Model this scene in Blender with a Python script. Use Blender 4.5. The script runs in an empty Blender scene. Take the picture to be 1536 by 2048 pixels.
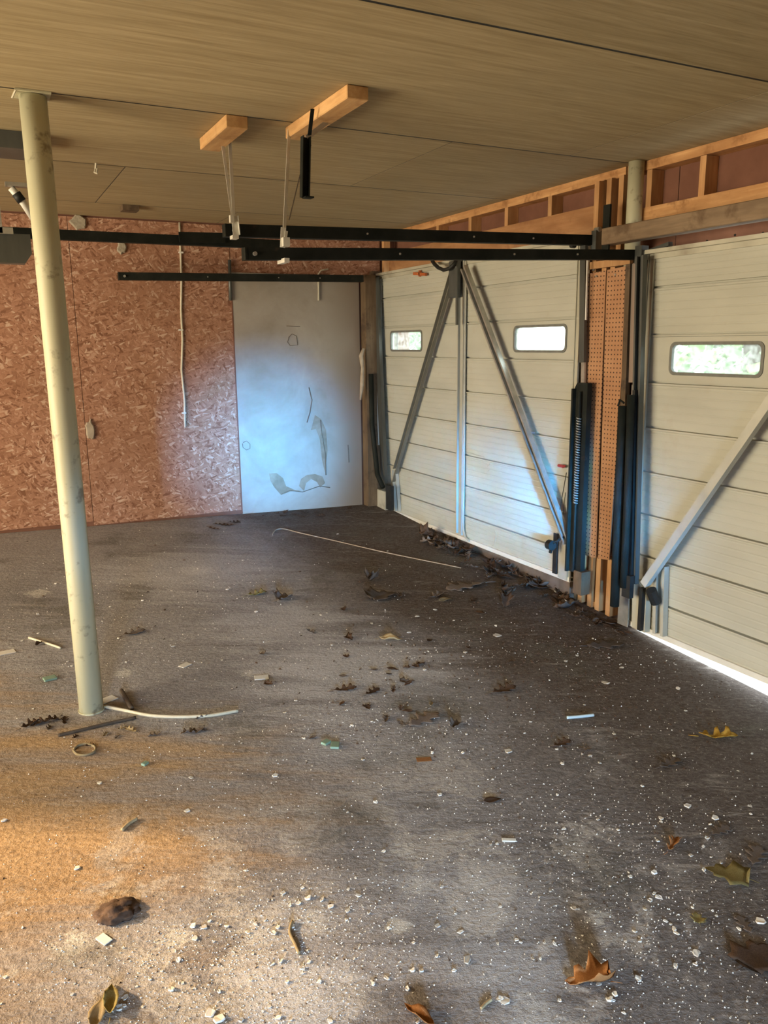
import bpy, bmesh, math, random
from mathutils import Vector, Matrix, noise
from mathutils.geometry import tessellate_polygon

random.seed(7)
sc = bpy.context.scene
COL = sc.collection
V = Vector

# ------------------------------------------------------------------ camera
CAM = V((0, 0, 1.37)); FPX = 1585.36
YAW, PIT, ROL = math.radians(26.8314), math.radians(11.9544), math.radians(-0.6124)
_f = V((math.sin(YAW)*math.cos(PIT), math.cos(YAW)*math.cos(PIT), -math.sin(PIT)))
_r = V((math.cos(YAW), -math.sin(YAW), 0)); _u = _r.cross(_f)
CR = _r*math.cos(ROL) + _u*math.sin(ROL); CU = -_r*math.sin(ROL) + _u*math.cos(ROL)
cd = bpy.data.cameras.new('camera'); cam = bpy.data.objects.new('camera', cd); COL.objects.link(cam)
m = Matrix((CR, CU, -_f)).transposed().to_4x4(); m.translation = CAM
cam.matrix_world = m
cd.sensor_fit = 'VERTICAL'; cd.sensor_height = 36.0; cd.lens = FPX*36.0/2048.0
cd.clip_start = 0.05; cd.clip_end = 200
sc.camera = cam

# ------------------------------------------------------------------ sky and daylight
w = bpy.data.worlds.new('sky'); sc.world = w; w.use_nodes = True
wn = w.node_tree.nodes; bg = wn['Background']
bg.inputs['Color'].default_value = (0.86, 0.95, 1.0, 1); bg.inputs['Strength'].default_value = 6.0

def area(name, loc, target, sx, sy, power, color, spread=180):
    l = bpy.data.lights.new(name, 'AREA'); l.shape = 'RECTANGLE'; l.size = sx; l.size_y = sy
    l.energy = power; l.color = color; l.spread = math.radians(spread)
    o = bpy.data.objects.new(name, l); COL.objects.link(o)
    o.location = loc; o.rotation_euler = (V(target) - V(loc)).to_track_quat('-Z', 'Y').to_euler()
    return o
# daylight through the wide open bay in the left wall (sun-warmed yard outside)
area('daylight_bay', (-4.3, 3.3, 0.92), (3.0, 3.1, 1.40), 3.5, 2.2, 480, (1.0, 0.85, 0.60))
# low warm sun slanting through the same bay onto the floor at the left
sl = bpy.data.lights.new('sun', 'SUN'); sl.energy = 9.5; sl.color = (1.0, .66, .34); sl.angle = math.radians(2.5)
so = bpy.data.objects.new('sun', sl); COL.objects.link(so); so.location = (-20, 12, 10)
so.rotation_euler = V((math.cos(math.radians(22))*.89, -math.cos(math.radians(22))*.456, -math.sin(math.radians(22)))).to_track_quat('-Z', 'Y').to_euler()
# blue rear skylight, split into added beams aimed at the lit patches
area('aimed_cool_light', (-2.0, -4.8, 0.80), (2.14, 6.5, 0.52), 0.3, 0.3, 14, (0.09, 0.44, 1.0), 8.4)
area('aimed_cool_light', (-0.6, -4.8, 0.75), (3.25, 4.3, 0.30), 0.45, 0.45, 9, (0.06, 0.42, 1.0), 6.5)  # made-up second source, aimed at the lower far door
area('aimed_cool_light', (-2.0, -4.85, 0.80), (1.3, 2.2, -0.9), 0.9, 1.0, 38, (0.50, 0.74, 1.0), 36)  # added wider cool fill that brightens the middle floor
sc.view_settings.view_transform = 'Standard'; sc.view_settings.look = 'None'
sc.view_settings.exposure = 0.12; sc.view_settings.gamma = 1.0; sc.view_settings.use_curve_mapping = False
try:
    sc.cycles.use_denoising = True; sc.cycles.max_bounces = 5; sc.cycles.diffuse_bounces = 4; sc.cycles.glossy_bounces = 2; sc.cycles.caustics_reflective = False; sc.cycles.caustics_refractive = False; sc.cycles.adaptive_threshold = 0.1
    sc.cycles.sample_clamp_indirect = 6.0; sc.cycles.transparent_max_bounces = 12
except Exception: pass

# ------------------------------------------------------------------ room constants
XD, YB, H = 3.27, 6.55, 2.3285           # door plane, back wall, ceiling
XL, YR = -4.4, -5.0                      # left wall, rear wall
def zf(x, y): return -0.004 - 0.0273*x - 0.058*(YB - y)   # the slab falls towards the doors
def ray(x, y): return CR*((x-768)/FPX) + CU*((1024-y)/FPX) + _f
def PX(x, y, X=XD): v = ray(x, y); return CAM + v*(X/v.x)
def PY(x, y, Y=YB): v = ray(x, y); return CAM + v*(Y/v.y)
def PZ(x, y, z=H): v = ray(x, y); return CAM + v*((z-CAM.z)/v.z)
def FP(x, y):
    v = ray(x, y); t = (-0.004-0.058*YB-CAM.z)/(v.z+0.0273*v.x-0.058*v.y); return CAM + v*t
def mpp(p): return (V(p)-CAM).dot(_f)/FPX          # metres per pixel at a point

# ------------------------------------------------------------------ materials
class N:
    def __init__(s, name, rough=0.7, metal=0.0, spec=0.4):
        s.m = bpy.data.materials.new(name); s.m.use_nodes = True
        s.t = s.m.node_tree; s.b = s.t.nodes['Principled BSDF']
        s.b.inputs['Roughness'].default_value = rough; s.b.inputs['Metallic'].default_value = metal
        s.b.inputs['Specular IOR Level'].default_value = spec
        s.tc = s.t.nodes.new('ShaderNodeTexCoord')
    def n(s, typ, **kw):
        o = s.t.nodes.new(typ)
        for k, v in kw.items():
            if k.startswith('i_'): o.inputs[k[2:].replace('_', ' ')].default_value = v
            else: setattr(o, k, v)
        return o
    def l(s, a, b): s.t.links.new(a, b)
    def co(s, scale=(1, 1, 1), rot=(0, 0, 0), src='Object', loc=(0, 0, 0)):
        mp = s.n('ShaderNodeMapping'); mp.vector_type = 'TEXTURE'; s.l(s.tc.outputs[src], mp.inputs['Vector'])
        mp.inputs['Scale'].default_value = tuple(1/q for q in scale); mp.inputs['Rotation'].default_value = rot; mp.inputs['Location'].default_value = loc
        return mp.outputs['Vector']
    def noise(s, vec, scale, detail=4, rough=0.55, dist=0.0):
        o = s.n('ShaderNodeTexNoise'); o.inputs['Scale'].default_value = scale; o.inputs['Detail'].default_value = detail
        o.inputs['Roughness'].default_value = rough; o.inputs['Distortion'].default_value = dist
        s.l(vec, o.inputs['Vector']); return o.outputs['Fac']
    def ramp(s, fac, stops):
        o = s.n('ShaderNodeValToRGB'); e = o.color_ramp.elements
        while len(e) < len(stops): e.new(0.5)
        for el, (p, c) in zip(e, stops):
            el.position = p; el.color = (*c, 1) if len(c) == 3 else c
        s.l(fac, o.inputs['Fac']); return o.outputs['Color']
    def mix(s, fac, a, b, mode='MIX'):
        o = s.n('ShaderNodeMix', data_type='RGBA', blend_type=mode)
        for sock, v in ((o.inputs[0], fac), (o.inputs[6], a), (o.inputs[7], b)):
            if hasattr(v, 'is_linked'): s.l(v, sock)
            elif isinstance(v, (tuple, list)): sock.default_value = (*v, 1)
            else: sock.default_value = v
        return o.outputs[2]
    def math(s, op, a, b=0.5, clamp=False):
        o = s.n('ShaderNodeMath', operation=op, use_clamp=clamp)
        for sock, v in zip(o.inputs, (a, b)):
            if hasattr(v, 'is_linked'): s.l(v, sock)
            else: sock.default_value = v
        return o.outputs[0]
    def range(s, v, a, b, c=0.0, d=1.0, smooth=True):
        o = s.n('ShaderNodeMapRange'); o.interpolation_type = 'SMOOTHSTEP' if smooth else 'LINEAR'
        s.l(v, o.inputs['Value'])
        for k, x in zip(('From Min', 'From Max', 'To Min', 'To Max'), (a, b, c, d)): o.inputs[k].default_value = x
        return o.outputs['Result']
    def xyz(s, vec):
        o = s.n('ShaderNodeSeparateXYZ'); s.l(vec, o.inputs[0]); return o.outputs
    def color(s, c):
        if hasattr(c, 'is_linked'): s.l(c, s.b.inputs['Base Color'])
        else: s.b.inputs['Base Color'].default_value = (*c, 1)
        return s
    def bump(s, h, strength=0.3, dist=0.01):
        o = s.n('ShaderNodeBump'); o.inputs['Strength'].default_value = strength; o.inputs['Distance'].default_value = dist
        s.l(h, o.inputs['Height']); s.l(o.outputs['Normal'], s.b.inputs['Normal']); return s
    def rand(s):
        return s.n('ShaderNodeObjectInfo').outputs['Random']

def mottled(name, a, b, scale=8, stretch=(1, 1, 1), rough=0.7, metal=0.0, spec=0.4, bump=0.15, vary=0.0, lo=0.3, hi=0.7, dirt=None, dscale=3, dlo=.55, dhi=.75):
    k = N(name, rough, metal, spec)
    f = k.noise(k.co(stretch), scale, 4)
    c = k.ramp(f, [(lo, a), (hi, b)])
    if dirt: c = k.mix(k.range(k.noise(k.co(), dscale, 4, .65), dlo, dhi), c, dirt)
    if vary:
        hs = k.n('ShaderNodeHueSaturation'); k.l(c, hs.inputs['Color'])
        k.l(k.range(k.rand(), 0, 1, 1-vary, 1+vary, False), hs.inputs['Value']); c = hs.outputs['Color']
    k.color(c)
    if bump: k.bump(f, bump, 0.004)
    return k.m

def wood(name, a, b, axis, rough=0.75, dirt=None, fine=60):
    st = [1, 1, 1]; st['xyz'.index(axis)] = 0.05
    k = N(name, rough, 0, .3)
    f = k.noise(k.co(tuple(st)), fine, 5, .6, .4)
    g = k.noise(k.co(tuple(0.25 if q == .05 else q for q in st)), 12, 4, .6)
    c = k.mix(k.range(g, .3, .75), k.ramp(f, [(.3, a), (.7, b)]), tuple(x*.78 for x in a))
    if dirt: c = k.mix(k.range(k.noise(k.co(), 7, 6, .65), .5, .72), c, dirt)
    hs = k.n('ShaderNodeHueSaturation'); k.l(c, hs.inputs['Color'])
    k.l(k.range(k.rand(), 0, 1, .85, 1.12, False), hs.inputs['Value'])
    k.color(hs.outputs['Color']); k.bump(f, .2, .003)
    return k.m

def mat_floor():
    k = N('stained_concrete', .9, 0, .12)
    w0 = k.co(); X, Y, Z = k.xyz(w0)
    big = k.noise(k.co(), 1.1, 4, .6, .6)
    ROT = (0, 0, math.radians(-24))
    st = k.noise(k.co((.55, 3.2, 1), ROT), 1.7, 5, .62, .5)          # drag streaks
    fine = k.noise(k.co((1, 2.2, 1), ROT), 34, 4, .7)
    c = k.ramp(big, [(.25, (.235, .225, .235)), (.5, (.365, .355, .37)), (.78, (.49, .48, .50))])
    # dark earth trodden in along the door wall
    d = k.math('ADD', X, k.math('MULTIPLY', k.math('SUBTRACT', big, .5), 2.2))
    d = k.math('ADD', d, k.math('MULTIPLY', Y, .02))
    earth = k.range(d, 1.5, 2.5)
    c = k.mix(k.math('MULTIPLY', earth, .93), c, (.072, .043, .025))
    # darker tone over the slab nearest the rear of the garage
    so2 = k.math('ADD', Y, k.math('MULTIPLY', k.math('SUBTRACT', big, .5), 1.6))
    so2 = k.math('SUBTRACT', so2, k.math('MULTIPLY', X, .28))
    c = k.mix(k.range(so2, 2.35, 1.35, 0, .62), c, (.125, .108, .105))
    # orange clay dust in streaks, with the warm sun patch painted in
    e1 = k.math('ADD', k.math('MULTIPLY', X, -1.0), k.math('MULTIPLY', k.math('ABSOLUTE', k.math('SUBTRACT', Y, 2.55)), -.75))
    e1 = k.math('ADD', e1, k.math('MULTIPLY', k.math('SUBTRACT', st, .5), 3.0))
    clay_sun = k.range(e1, -1.35, -.1)
    c = k.mix(k.math('MULTIPLY', k.math('MULTIPLY', clay_sun, k.range(Y, 1.75, 2.25, .45, 1)), .95), c, k.ramp(st, [(.3, (.30, .19, .10)), (.7, (.52, .34, .17))]))
    # dry light tracks and chalk smears
    s2 = k.noise(k.co((.35, 2.6, 1), ROT, loc=(3, 1, 0)), 2.3, 5, .68, .8)
    c = k.mix(k.range(s2, .58, .76, 0, .55), c, (.33, .305, .29))
    s3 = k.noise(k.co(loc=(7, 2, 0)), 3.2, 6, .72, .3)
    near = k.range(Y, 3.0, 1.8)
    ch = k.math('MULTIPLY', k.range(s3, .515, .60), k.math('MULTIPLY', k.math('ADD', k.math('MULTIPLY', near, .88), .10), k.math('SUBTRACT', 1.0, earth)))
    c = k.mix(ch, c, (.52, .485, .455))
    for (px, py, rr) in ((600, 1985, .075), (520, 1868, .075), (620, 1845, .06), (350, 1885, .05), (575, 2040, .07), (1195, 1835, .05), (1070, 2030, .07), (815, 1700, .06), (835, 1765, .05), (800, 1850, .03), (700, 1960, .03), (955, 1770, .06), (990, 1830, .05), (150, 1890, .05), (395, 1140, .12), (500, 1345, .06), (250, 1345, .05), (80, 1185, .07)):
        ds = k.n('ShaderNodeVectorMath', operation='DISTANCE'); k.l(w0, ds.inputs[0]); ds.inputs[1].default_value = FP(px, py)
        dd = k.math('ADD', ds.outputs['Value'], k.math('MULTIPLY', k.math('SUBTRACT', fine, .5), rr*5.0))
        dd = k.math('ADD', dd, k.math('MULTIPLY', k.math('SUBTRACT', s3, .5), rr*4.0))
        c = k.mix(k.range(dd, rr, rr*.3, 0, .85), c, (.72, .70, .66))
    # green-grey damp blotches
    s4 = k.noise(k.co(loc=(1, 9, 0)), 2.0, 3, .6)
    c = k.mix(k.range(s4, .57, .7, 0, .5), c, (.12, .112, .09))
    c = k.mix(k.range(fine, .32, .68), k.mix(.3, c, (.03, .025, .02)), k.mix(.1, c, (.6, .55, .5)))
    sk = k.noise(k.co((.8, 4.2, 1), ROT, loc=(2, 5, 0)), 4.2, 5, .68, 1.0)
    msk = k.range(k.noise(k.co(loc=(4, 4, 0)), 1.6, 2, .6), .38, .66, .12, 1)
    c = k.mix(k.math('MULTIPLY', k.range(sk, .32, .50, .55, 0), msk), c, (.12, .10, .088))
    c = k.mix(k.math('MULTIPLY', k.range(sk, .54, .70, 0, .5), msk), c, (.50, .46, .42))
    # pale worn, dusty areas, with the cool light painted into the mid floor
    for (px, py, rr, amt) in ((720, 1330, .62, .62), (370, 1140, .75, .42), (560, 1250, .5, .4), (620, 1900, .30, .35), (960, 1800, .30, .35), (580, 1995, .16, .6), (1040, 2010, .2, .4)):
        q0 = FP(px, py)
        ds = k.n('ShaderNodeVectorMath', operation='DISTANCE'); k.l(w0, ds.inputs[0]); ds.inputs[1].default_value = q0
        dd = k.math('ADD', ds.outputs['Value'], k.math('MULTIPLY', k.math('SUBTRACT', s2, .5), rr*2.6))
        c = k.mix(k.range(dd, rr, rr*.25, 0, amt), c, (.60, .595, .62))
    gr2 = k.noise(k.co(), 55, 3, .75)
    c = k.mix(k.range(gr2, .34, .48, .30, 0), c, (.06, .05, .043))
    c = k.mix(k.range(gr2, .58, .72, 0, .30), c, (.52, .49, .46))
    grit = k.noise(k.co(), 150, 1, .6)
    c = k.mix(k.range(grit, .62, .75, 0, .35), c, (.42, .38, .35))
    k.color(c)
    hh = k.math('ADD', k.math('MULTIPLY', fine, .5), k.math('MULTIPLY', gr2, .6))
    k.bump(hh, .6, .010)
    return k.m

def mat_osb():
    k = N('strand_board', .8, 0, .1)
    base = k.co()
    wob = k.n('ShaderNodeTexNoise'); wob.inputs['Scale'].default_value = 9; wob.inputs['Detail'].default_value = 2
    k.l(base, wob.inputs['Vector'])
    col = None
    def layer(rot, sx, sz, off):
        mp = k.n('ShaderNodeMapping'); mp.vector_type = 'TEXTURE'; mp.inputs['Rotation'].default_value = (0, rot, 0); mp.inputs['Scale'].default_value = (1/sx, 5, 1/sz); mp.inputs['Location'].default_value = (off, 0, off*.7)
        add = k.n('ShaderNodeVectorMath', operation='MULTIPLY_ADD'); k.l(wob.outputs['Color'], add.inputs[0]); add.inputs[1].default_value = (.035, 0, .035); k.l(base, add.inputs[2])
        k.l(add.outputs[0], mp.inputs['Vector'])
        v = k.n('ShaderNodeTexVoronoi'); v.inputs['Scale'].default_value = 1.0; v.inputs['Randomness'].default_value = 1
        k.l(mp.outputs[0], v.inputs['Vector'])
        r = k.n('ShaderNodeSeparateColor'); k.l(v.outputs['Color'], r.inputs[0]); return r.outputs[0], r.outputs[1], v.outputs['Distance']
    A = layer(.25, 74, 19, 0); B = layer(-.6, 66, 20, 3.3); C = layer(1.3, 74, 20, 6.1); D = layer(-1.15, 80, 22, 9.2)
    sel1 = k.math('GREATER_THAN', A[1], .52); sel2 = k.math('GREATER_THAN', B[1], .55); sel3 = k.math('GREATER_THAN', C[1], .62)
    def mixf(f, a, b):
        return k.math('ADD', k.math('MULTIPLY', a, k.math('SUBTRACT', 1.0, f)), k.math('MULTIPLY', b, f))
    val = mixf(sel3, mixf(sel2, mixf(sel1, D[0], A[0]), B[0]), C[0])
    c = k.ramp(val, [(0, (.20, .092, .055)), (.25, (.33, .168, .108)), (.6, (.40, .21, .138)), (.86, (.48, .27, .185)), (1, (.62, .44, .33))])
    blot = k.noise(k.co(), 1.6, 4, .6)
    c = k.mix(k.range(blot, .4, .7, 0, .35), c, (.30, .15, .085))
    gr = k.noise(k.co((1, 1, 1)), 120, 3, .6)
    c = k.mix(k.range(gr, .4, .75, 0, .25), c, (.15, .07, .04))
    k.color(c); k.bump(val, .35, .004)
    return k.m

def mat_ply():
    k = N('ceiling_plywood', .8, 0, .25)
    g = k.noise(k.co((.5, 9, 1)), 5, 5, .65, .7)
    gf = k.noise(k.co((.9, 30, 1)), 7, 4, .7, .3)
    b = k.noise(k.co(), .9, 4, .6)
    c = k.ramp(g, [(.3, (.28, .215, .115)), (.5, (.36, .285, .16)), (.72, (.45, .36, .215))])
    c = k.mix(k.range(gf, .60, .72, 0, .45), c, (.20, .145, .075))
    c = k.mix(k.range(b, .45, .7, 0, .35), c, (.29, .235, .14))
    hs = k.n('ShaderNodeHueSaturation'); k.l(c, hs.inputs['Color']); k.l(k.range(k.rand(), 0, 1, .9, 1.08, False), hs.inputs['Value'])
    k.color(hs.outputs['Color']); k.bump(gf, .18, .003)
    return k.m

def mat_peg():
    k = N('pegboard', .6, 0, .35)
    X, Y, Z = k.xyz(k.co())
    def cell(v): return k.math('SUBTRACT', k.math('FRACT', k.math('MULTIPLY', v, 1/.0254)), .5)
    r = k.math('ADD', k.math('POWER', cell(Y), 2.0), k.math('POWER', cell(Z), 2.0))
    hole = k.math('LESS_THAN', r, .030)
    f = k.noise(k.co(), 5, 6, .65)
    c = k.ramp(f, [(.3, (.36, .175, .085)), (.7, (.50, .27, .14))])
    c = k.mix(hole, c, (.045, .02, .012))
    k.color(c); k.bump(k.math('SUBTRACT', 1.0, hole), .5, .004)
    return k.m

def mat_panel():
    k = N('old_white_board', .6, 0, .4)
    f = k.noise(k.co(), 2.2, 7, .62, .4); g = k.noise(k.co((1, 1, .35)), 5, 7, .65)
    c = k.ramp(f, [(.3, (.27, .23, .18)), (.55, (.36, .32, .27)), (.75, (.42, .385, .335))])
    c = k.mix(k.range(g, .55, .75, 0, .45), c, (.36, .29, .23))
    X, Y, Z = k.xyz(k.co())
    edge = k.range(k.math('ADD', X, k.math('MULTIPLY', f, .5)), 2.95, 3.3)      # browner towards the edge by the jamb
    c = k.mix(k.math('MULTIPLY', edge, .7), c, (.22, .165, .12))
    k.color(c); k.bump(g, .12, .004)
    return k.m

def mat_pane():
    k = N('dusty_pane', .1)
    for l in list(k.t.links): k.t.links.remove(l)
    out = k.t.nodes['Material Output']
    tr = k.n('ShaderNodeBsdfTransparent'); tr.inputs[0].default_value = (.93, .97, .94, 1)
    gl = k.n('ShaderNodeBsdfGlossy'); gl.inputs['Roughness'].default_value = .08
    df = k.n('ShaderNodeBsdfTranslucent'); df.inputs[0].default_value = (.85, .86, .80, 1)
    m1 = k.n('ShaderNodeMixShader'); m2 = k.n('ShaderNodeMixShader')
    fr = k.noise(k.co(), 30, 5, .6)
    k.l(k.range(fr, .3, .8, .06, .30), m1.inputs[0]); k.l(tr.outputs[0], m1.inputs[1]); k.l(df.outputs[0], m1.inputs[2])
    m2.inputs[0].default_value = .05; k.l(m1.outputs[0], m2.inputs[1]); k.l(gl.outputs[0], m2.inputs[2])
    k.l(m2.outputs[0], out.inputs['Surface'])
    return k.m

def mat_leaf(name, a, b):
    k = N(name, .8, 0, .12)
    f = k.noise(k.co(), 45, 5, .6)
    hs = k.n('ShaderNodeHueSaturation'); k.l(k.ramp(f, [(.3, a), (.7, b)]), hs.inputs['Color'])
    k.l(k.range(k.rand(), 0, 1, .65, 1.3, False), hs.inputs['Value']); k.color(hs.outputs['Color']); k.bump(f, .3, .002)
    return k.m

MT = dict(
    floor=mat_floor(), osb=mat_osb(), ply=mat_ply(), peg=mat_peg(), panel=mat_panel(), pane=mat_pane(),
    door=mottled('cream_door_paint', (.43, .425, .36), (.51, .505, .43), 3, (1, .5, 1.5), .55, 0, .4, .04, dirt=(.44, .40, .32), dscale=4, dlo=.58, dhi=.8),
    doorframe=mottled('door_stile_paint', (.42, .40, .32), (.55, .53, .43), 5, (1, 1, .3), .5, .1, .4, .05, dirt=(.30, .26, .2)),
    brace=mottled('galvanised_brace', (.40, .39, .33), (.52, .51, .44), 6, (1, 1, 1), .5, .08, .5, .05),
    braceshade=mottled('shaded_brace', (.15, .14, .11), (.22, .21, .17), 6, (1, 1, 1), .5, .1, .4, .05),  # darker brace tone, the left brace's unlit face painted in
    galv=mottled('galvanised_steel', (.38, .375, .34), (.56, .55, .51), 14, (1, 1, 1), .38, .7, .5, .05),
    strap=mottled('pale_strap', (.62, .60, .52), (.74, .72, .64), 14, (1, 1, 1), .45, .1, .5, .05),
    steel=mottled('dark_green_steel', (.010, .012, .010), (.022, .024, .020), 9, (1, 1, 1), .65, .0, .12, .05, dirt=(.04, .03, .02), dscale=12, dlo=.62, dhi=.8),
    steelgrey=mottled('grey_steel', (.07, .075, .07), (.13, .135, .125), 8, (1, 1, .3), .45, .4, .5, .05),
    brightsteel=mottled('bright_flashing', (.48, .46, .42), (.62, .60, .56), 5, (1, 1, .2), .3, .8, .5, .04),
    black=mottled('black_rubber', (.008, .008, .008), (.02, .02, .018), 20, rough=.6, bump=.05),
    pole=mottled('cream_pole_paint', (.44, .42, .28), (.58, .555, .39), 5, (1, 1, .25), .5, 0, .4, .06, dirt=(.26, .225, .155), dscale=9, dlo=.56, dhi=.68),
    stud=wood('stud_pine_upright', (.52, .27, .115), (.66, .40, .19), 'z'),
    plate=wood('plate_pine_lengthwise', (.50, .25, .10), (.66, .39, .18), 'y', dirt=(.28, .13, .05)),
    block=wood('block_pine', (.60, .33, .13), (.72, .46, .22), 'y', dirt=(.36, .18, .07)),
    header=wood('header_pine', (.42, .20, .085), (.52, .28, .13), 'y', dirt=(.28, .13, .06)),
    beam=wood('weathered_beam', (.25, .17, .105), (.36, .26, .165), 'y', dirt=(.15, .095, .055)),
    sheath=mottled('sheathing_board', (.15, .065, .04), (.21, .095, .06), 6, rough=.85),
    jamb=wood('stained_jamb', (.13, .085, .05), (.20, .14, .085), 'z', dirt=(.07, .045, .03)),
    conc=mottled('plain_wall', (.25, .21, .16), (.32, .27, .21), 3, rough=.9),
    curb=mottled('dirty_sill', (.10, .075, .055), (.17, .13, .10), 12, rough=.9),
    white=mottled('white_plastic', (.68, .67, .62), (.76, .75, .70), 8, rough=.45, bump=.03),
    cord=mottled('cream_cable', (.55, .50, .38), (.66, .61, .48), 15, rough=.5, bump=.03),
    flake=mottled('paint_flake', (.58, .56, .52), (.80, .78, .74), 60, rough=.8, bump=.1, vary=.25),
    mud=mottled('mud_nest', (.28, .24, .18), (.42, .37, .29), 60, rough=.95, bump=.5),
    soil=mottled('soil_clump', (.045, .026, .018), (.10, .06, .04), 50, rough=.95, bump=.6),
    red=mottled('red_plastic', (.30, .03, .025), (.40, .05, .04), 12, rough=.45, bump=.03),
    orange=mottled('orange_latch', (.40, .10, .03), (.50, .15, .05), 12, rough=.5, bump=.03),
    stick=mottled('grey_stick', (.06, .042, .03), (.11, .08, .055), 30, (1, 1, 1), .85),
    tan=mottled('torn_paper', (.34, .27, .20), (.44, .37, .29), 20, rough=.8),
    stainp=mottled('stained_torn_paper', (.20, .15, .10), (.30, .235, .17), 14, rough=.85),
    torn=mottled('torn_edge', (.10, .075, .05), (.16, .12, .085), 20, rough=.8),
    green=mottled('green_glass_chip', (.14, .26, .19), (.30, .40, .32), 30, rough=.5),
    blue=mottled('pale_blue_pen', (.45, .60, .68), (.60, .72, .78), 10, rough=.4, bump=.02),
    lf_brown=mat_leaf('leaf_brown', (.055, .032, .022), (.12, .075, .05)),
    lf_grey=mat_leaf('leaf_greybrown', (.10, .078, .066), (.17, .135, .115)),
    lf_orange=mat_leaf('leaf_orange', (.24, .10, .035), (.40, .19, .075)),
    lf_yellow=mat_leaf('leaf_yellow', (.30, .17, .03), (.46, .30, .06)),
    lf_olive=mat_leaf('leaf_olive', (.17, .14, .05), (.30, .25, .11)),
    lf_tan=mat_leaf('leaf_tan', (.28, .21, .12), (.42, .34, .21)),
    drive=mottled('driveway', (.42, .43, .42), (.52, .52, .50), 4, rough=.9),
    bark=mottled('bark', (.10, .075, .05), (.16, .12, .085), 20, (1, 1, .2), .9),
    crown=mottled('tree_leaves', (.10, .24, .08), (.20, .38, .14), 5, rough=.7),
    gasket=mottled('grey_gasket', (.13, .135, .12), (.20, .20, .18), 20, rough=.6, bump=.03),
)

# ------------------------------------------------------------------ mesh helpers
def box(bm, x0, x1, y0, y1, z0, z1):
    vs = [bm.verts.new(p) for p in ((x0, y0, z0), (x1, y0, z0), (x1, y1, z0), (x0, y1, z0), (x0, y0, z1), (x1, y0, z1), (x1, y1, z1), (x0, y1, z1))]
    for f in ((3, 2, 1, 0), (4, 5, 6, 7), (0, 1, 5, 4), (1, 2, 6, 5), (2, 3, 7, 6), (3, 0, 4, 7)): bm.faces.new([vs[i] for i in f])
    return vs
def B(x0, x1, y0, y1, z0, z1, bev=0.0):
    bm = bmesh.new(); box(bm, min(x0, x1), max(x0, x1), min(y0, y1), max(y0, y1), min(z0, z1), max(z0, z1))
    if bev: bmesh.ops.bevel(bm, geom=list(bm.edges), offset=bev, segments=1, affect='EDGES')
    return bm
def frame_of(d, up=V((0, 0, 1))):
    d = d.normalized()
    if abs(d.dot(up)) > .98: up = V((1, 0, 0))
    s = d.cross(up).normalized(); return d, s, s.cross(d)
def sweep(bm, p0, p1, prof, up=V((0, 0, 1)), closed=True):
    """extrude a 2-D profile (side, up) from p0 to p1"""
    p0, p1 = V(p0), V(p1); d, s, u = frame_of(p1-p0, up)
    a = [bm.verts.new(p0+s*x+u*y) for x, y in prof]; b = [bm.verts.new(p1+s*x+u*y) for x, y in prof]
    n = len(prof)
    for i in range(n if closed else n-1):
        j = (i+1) % n; bm.faces.new((a[i], a[j], b[j], b[i]))
    if closed:
        for ring in (list(reversed(a)), b):
            try: bm.faces.new(ring)
            except ValueError: pass
    return bm
def bar(p0, p1, wd, ht, up=V((0, 0, 1)), bm=None):
    bm = bm or bmesh.new()
    return sweep(bm, p0, p1, [(-wd/2, -ht/2), (wd/2, -ht/2), (wd/2, ht/2), (-wd/2, ht/2)], up)
def channel(p0, p1, wd, ht, t=.004, up=V((0, 0, 1)), bm=None, lip=0.0):
    """C channel: web at -up side, flanges towards +up"""
    bm = bm or bmesh.new()
    pr = [(-wd/2, 0), (wd/2, 0), (wd/2, ht)]
    if lip: pr += [(wd/2-lip, ht), (wd/2-lip, ht-t), (wd/2-t, ht-t)]
    else: pr += [(wd/2-t, ht)]
    pr += [(wd/2-t, t), (-wd/2+t, t)]
    if lip: pr += [(-wd/2+t, ht-t), (-wd/2+lip, ht-t), (-wd/2+lip, ht), (-wd/2, ht)]
    else: pr += [(-wd/2+t, ht), (-wd/2, ht)]
    p0, p1 = V(p0), V(p1); d, s, u = frame_of(p1-p0, up)
    a = [bm.verts.new(p0+s*x+u*y) for x, y in pr]; b = [bm.verts.new(p1+s*x+u*y) for x, y in pr]
    n = len(pr)
    for i in range(n): j = (i+1) % n; bm.faces.new((a[i], a[j], b[j], b[i]))
    tri = tessellate_polygon([[V((x, y, 0)) for x, y in pr]])
    for t3 in tri:
        for ring in (a, b):
            try: bm.faces.new([ring[i] for i in t3])
            except ValueError: pass
    bmesh.ops.recalc_face_normals(bm, faces=bm.faces)
    return bm
def tube(pts, r, seg=8, bm=None, cap=True):
    bm = bm or bmesh.new(); pts = [V(p) for p in pts]; rings = []
    rr = r if hasattr(r, '__len__') else [r]*len(pts)
    prev = None
    for i, p in enumerate(pts):
        d = (pts[min(i+1, len(pts)-1)]-pts[max(i-1, 0)])
        if d.length < 1e-9: d = V((0, 0, 1))
        d.normalize()
        if prev is None: _, s, u = frame_of(d)
        else:
            s = prev - d*prev.dot(d)
            s = s.normalized() if s.length > 1e-6 else frame_of(d)[1]; u = s.cross(d)
        prev = s
        rings.append([bm.verts.new(p+(s*math.cos(a)+u*math.sin(a))*rr[i]) for a in [2*math.pi*k/seg for k in range(seg)]])
    for A, Bq in zip(rings, rings[1:]):
        for k in range(seg): bm.faces.new((A[k], A[(k+1) % seg], Bq[(k+1) % seg], Bq[k]))
    if cap: bm.faces.new(list(reversed(rings[0]))); bm.faces.new(rings[-1])
    bmesh.ops.recalc_face_normals(bm, faces=bm.faces)
    return bm
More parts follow.
